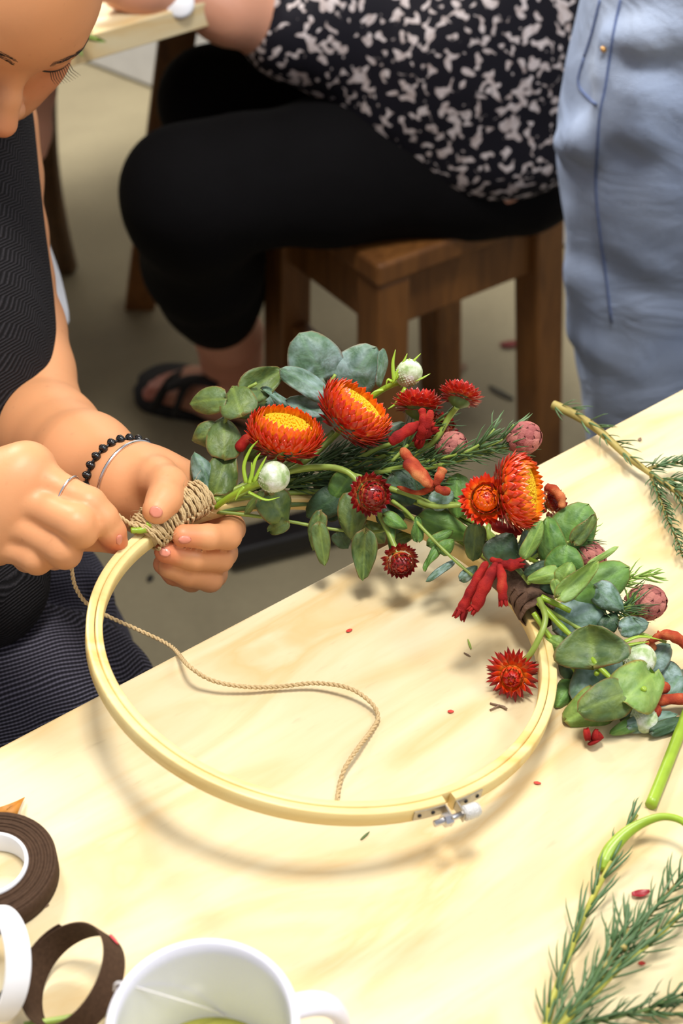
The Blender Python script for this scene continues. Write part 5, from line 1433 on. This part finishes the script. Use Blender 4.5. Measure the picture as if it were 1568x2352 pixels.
sp = mm_ @ Vector((.0255 * math.cos(0.0), .0255 * math.sin(0), 0))
def pixof(p):
    x, y, z = p[0], p[1], p[2] - HC; d = y * CA - z * SA; u = y * SA + z * CA
    return (784 + F * x / d, 1176 - F * u / d)
bst = min(range(360), key=lambda d: (lambda q: (q[0] - 234) ** 2 + (q[1] - 2170) ** 2)(pixof(mm_ @ Vector((.0260 * math.cos(math.radians(d)), .0260 * math.sin(math.radians(d)), -.002)))))
V, Fc = [], []
for i in range(6):
    a = math.radians(bst - 9 + 18 * i / 5)
    for j in range(3): V.append(mm_ @ Vector((.0257 * math.cos(a), .0257 * math.sin(a), -.0055 + (j * .0022) * math.sin(math.pi * (.15 + .8 * i / 5)) + .001)))
for i in range(5):
    for j in range(2): Fc.append((i * 3 + j, i * 3 + j + 1, i * 3 + j + 4, i * 3 + j + 3))
o = link('fallen_petal', mesh('fallen_petal', V, Fc), None, plain('pink_petal', (226, 74, 86), .5, .1, 200)); q = o.modifiers.new('s', 'SOLIDIFY'); q.thickness = .0003
tag(o, 'small pink petal stuck inside the brown tape loop', 'petal')
# snips tip behind the loop
SN = empty('garden_snips', onz(70, 2205), 'dark metal tip of snips behind the white tape core', 'snips')
V, Fc = tube([onz(30, 2262, TT + .004), onz(56, 2226, TT + .004), onz(80, 2194, TT + .005), onz(96, 2172, TT + .004)], [.0035, .0044, .0048, .003], 14, True, .55)
link('handle', mesh('handle', V, Fc), SN, plain('dark_grey_metal', (112, 108, 108), .3, .2, 80, Metallic=.7))
V, Fc = tube([onz(-40, 2345, TT + .004), onz(0, 2300, TT + .004), onz(40, 2250, TT + .005)], [.0025, .003, .003], 10, True, .5)
link('blade', mesh('blade', V, Fc), SN, M['blackmetal'])
def loose_stem(label, pts, r, mat, name='cut_stem'):
    P = [Vector(p) for p in spline([tuple(onz(p[0], p[1], TT + p[2])) for p in pts], 8)]
    R = [float(v) for v in np.interp(np.linspace(0, 1, len(P)), np.linspace(0, 1, len(pts)), [p[3] if len(p) > 3 else r for p in pts])]
    o = link(name, mesh(name, *tube(P, R, 12)), None, M[mat]); tag(o, label, 'stem', 'cut green stems'); return o
loose_stem('short green stem lying behind the brown tape loop', [(55, 2356, .0022), (140, 2342, .0022), (262, 2320, .0022)], .0018, 'stem')
loose_stem('thick bright green cut stem lying right of the hoop', [(1600, 1575, .0034), (1568, 1662, .0034), (1530, 1760, .0034), (1494, 1850, .0034)], .0032, 'stem2')
loose_stem('curled bright green stem looping beside the slender cutting', [(1600, 1925, .02, .0018), (1568, 1887, .020, .0019), (1522, 1876, .018, .0020), (1476, 1890, .014, .0024), (1436, 1915, .010, .0032), (1404, 1950, .006, .0040), (1388, 1980, .004, .0040), (1384, 1998, .003, .0028)], .0025, 'stem2')
# mug
mc = onz(465, 2344, TT + .088)
MG = empty('mug', Vector((mc.x, mc.y, TT)), 'white mug with handle and tea bag string, bottom centre', 'mug')
mM = Matrix.Translation((mc.x, mc.y, TT))
Rm = .0390
link('body', mesh('body', *lathe([(0, .0), (.030, 0), (.0325, .002), (.0352, .012), (.0375, .04), (Rm, .080), (Rm, .0868), (Rm - .0006, .0880), (Rm - .0020, .0883), (Rm - .0032, .0875), (Rm - .0036, .080), (.0340, .04), (.0315, .012), (.028, .006), (0, .005)], 96, mM)), MG, M['ceramic'])
hz_ = .052; hd_ = Vector((.93, .36, 0)).normalized()
hpnts = []
for a in np.linspace(100, -100, 15):
    ar = math.radians(a)
    hpnts.append(Vector((mc.x, mc.y, TT + .0475)) + hd_ * (.0365 + .0235 * max(-.05, math.cos(ar)) ** .8 if math.cos(ar) > 0 else .0365) + Vector((0, 0, .0275 * math.sin(ar))))
V, Fc = tube([Vector(p) for p in spline([tuple(p) for p in hpnts], 3)], .0058, 14, True, .72)
link('handle', mesh('handle', V, Fc), MG, M['ceramic'])
tea = link('tea', mesh('tea', *lathe([(0, .0), (.0345, 0), (.0345, -.0005), (0, -.0005)], 64, Matrix.Translation((mc.x, mc.y, TT + .036)))), None, M['tea']); tag(tea, 'pale yellow-green tea inside the white mug', 'tea')
s0 = at(270, 2256, (onz(270, 2256, TT + .0885) - Vector((0, 0, HC))).dot(Vector((0, CA, -SA))))
P = [onz(262, 2275, TT + .082), onz(268, 2258, TT + .0892), onz(300, 2264, TT + .083), onz(480, 2318, TT + .045), onz(520, 2335, TT + .037)]
ts = link('tea_bag_string', mesh('tea_bag_string', *tube([Vector(p) for p in spline([tuple(p) for p in P], 6)], .00045, 6)), None, M['string']); tag(ts, 'white tea bag string hanging over the mug rim', 'string')
# dry leaf
P = onz(20, 1858, TT + .004)
dl_V, dl_F = [], []
ol = [(-30, 1868), (0, 1855), (22, 1846), (57, 1832), (48, 1850), (38, 1876), (0, 1880), (-30, 1884)]
ctr = onz(15, 1862, TT + .006)
for i, (x, y) in enumerate(ol): dl_V.append(onz(x, y, TT + .002 + .003 * (i % 3)))
dl_V.append(ctr)
dl_F = [(i, (i + 1) % 8, 8) for i in range(8)]
o = link('dry_leaf', mesh('dry_leaf', dl_V, dl_F), None, M['dryleaf']); q = o.modifiers.new('s', 'SOLIDIFY'); q.thickness = .0006; tag(o, 'curled orange-brown dry leaf behind the tape roll', 'leaf')
# scattered bits
petal(802, 1447, .0040, .0024, 30, M['petalred'], 'tiny red petal fragment inside the hoop, above the curve of the twine')
petal(1035, 1633, .0035, .0024, 0, M['petalred'], 'tiny red petal fragment left of the spiky strawflower')
petal(1234, 1797, .0040, .0020, -10, M['petalred'], 'tiny red petal fragment just outside the hoop, right of the clasp')
petal(1471, 2054, .0095, .0044, 12, M['petaldark'], 'crimson petal lying above the bushy needle cutting', curl=.8)
petal(1474, 2211, .0035, .0022, 0, M['petalred'], 'tiny orange petal fragment below the thick needle cutting')
petal(1518, 1365, .0035, .0026, 20, M['petaldark'], 'tiny crimson fragment right of the farthest pink cone bud')
petal(838, 1918, .0070, .0014, 48, M['stemdark'], 'tiny green leaf fragment below the hoop', 'leaf', name='leaf_fragment')
petal(1078, 1478, .0085, .0014, 100, M['stem'], 'tiny curved green needle inside the hoop', 'leaf', name='leaf_fragment')
petal(1073, 1502, .0050, .0011, -40, M['greydebris'], 'tiny grey splinter beside the curved green needle', 'splinter', name='splinter')
petal(1469, 1008, .0040, .0026, 60, M['greydebris'], 'tiny brown chip near the far edge of the table', 'chip', name='wood_chip')
petal(105, 2078, .0032, .0020, 10, M['greydebris'], 'tiny brown crumb right of the tape roll', 'chip', name='wood_chip')
TWG = empty('dry_twig', onz(1145, 1622), 'small forked dry twig below the spiky strawflower', 'twig')
for a_, b_ in (((1125, 1615), (1160, 1624)), ((1125, 1631), (1148, 1620)), ((1146, 1620), (1164, 1628))):
    link('splinter', mesh('splinter', *tube([onz(*a_, TT + .0008), onz(*b_, TT + .0014)], .0006, 6)), TWG, M['greydebris'])
# floor litter
def floorpetal(x, y, ln, wd, ang, mat, label, nm='floor_leaf', cat='leaf'):
    return petal(x, y, ln, wd, ang, mat, label, cat, z=0.0, name=nm, curl=.5, thick=.001)
floorpetal(1172, 794, .035, .018, 15, plain('maroon_leaf', (104, 34, 30), .7, .2, 60), 'dark red leaf on the floor seen between the stool legs')
floorpetal(1150, 905, .05, .012, -45, plain('grey_leaf', (74, 70, 58), .8, .2, 60), 'grey-green twig on the floor below the dark red leaf', 'floor_twig', 'twig')
floorpetal(1060, 848, .03, .012, 60, M['greydebris'], 'small grey scrap on the floor beside the rear stool leg', 'floor_scrap', 'scrap')
floorpetal(345, 1330, .014, .009, 80, M['rubber'], 'dark crumb on the floor under the holding hand', 'floor_scrap', 'scrap')
# black metal foot bar on the floor
ba, bb_ = onz(520, 1262, .03), onz(960, 1150, .03)
d_ = (bb_ - ba); L_ = d_.length
bevel(link('floor_bar', mesh('floor_bar', *box((ba + bb_) / 2, (L_, .05, .03), math.atan2(d_.y, d_.x)), False), None, M['blackmetal']), .004)
tag(bpy.data.objects['floor_bar'], 'black metal bar lying on the floor beneath the wreath', 'bar')
# green leaves hanging over the background table edge
GL = empty('greenery', onz(215, 80, .76), 'small green cuttings hanging off the background table', 'foliage')
zb = (onz(210, 80, .75) - Vector((0, 0, HC))).dot(Vector((0, CA, -SA))) - .02
for (x0, y0, x1, y1, w, mt) in ((170, 75, 242, 96, 14, 'lime'), (168, 70, 215, 72, 16, 'green'), (175, 85, 190, 112, 12, 'green'), (170, 65, 200, 60, 12, 'dark'), (172, 90, 188, 128, 10, 'lime')):
    leaf(GL, x0, y0, x1, y1, w, mt, Z=zb)
stem(GL, [(120, 60, zb), (170, 75, zb), (225, 92, zb)], .002)
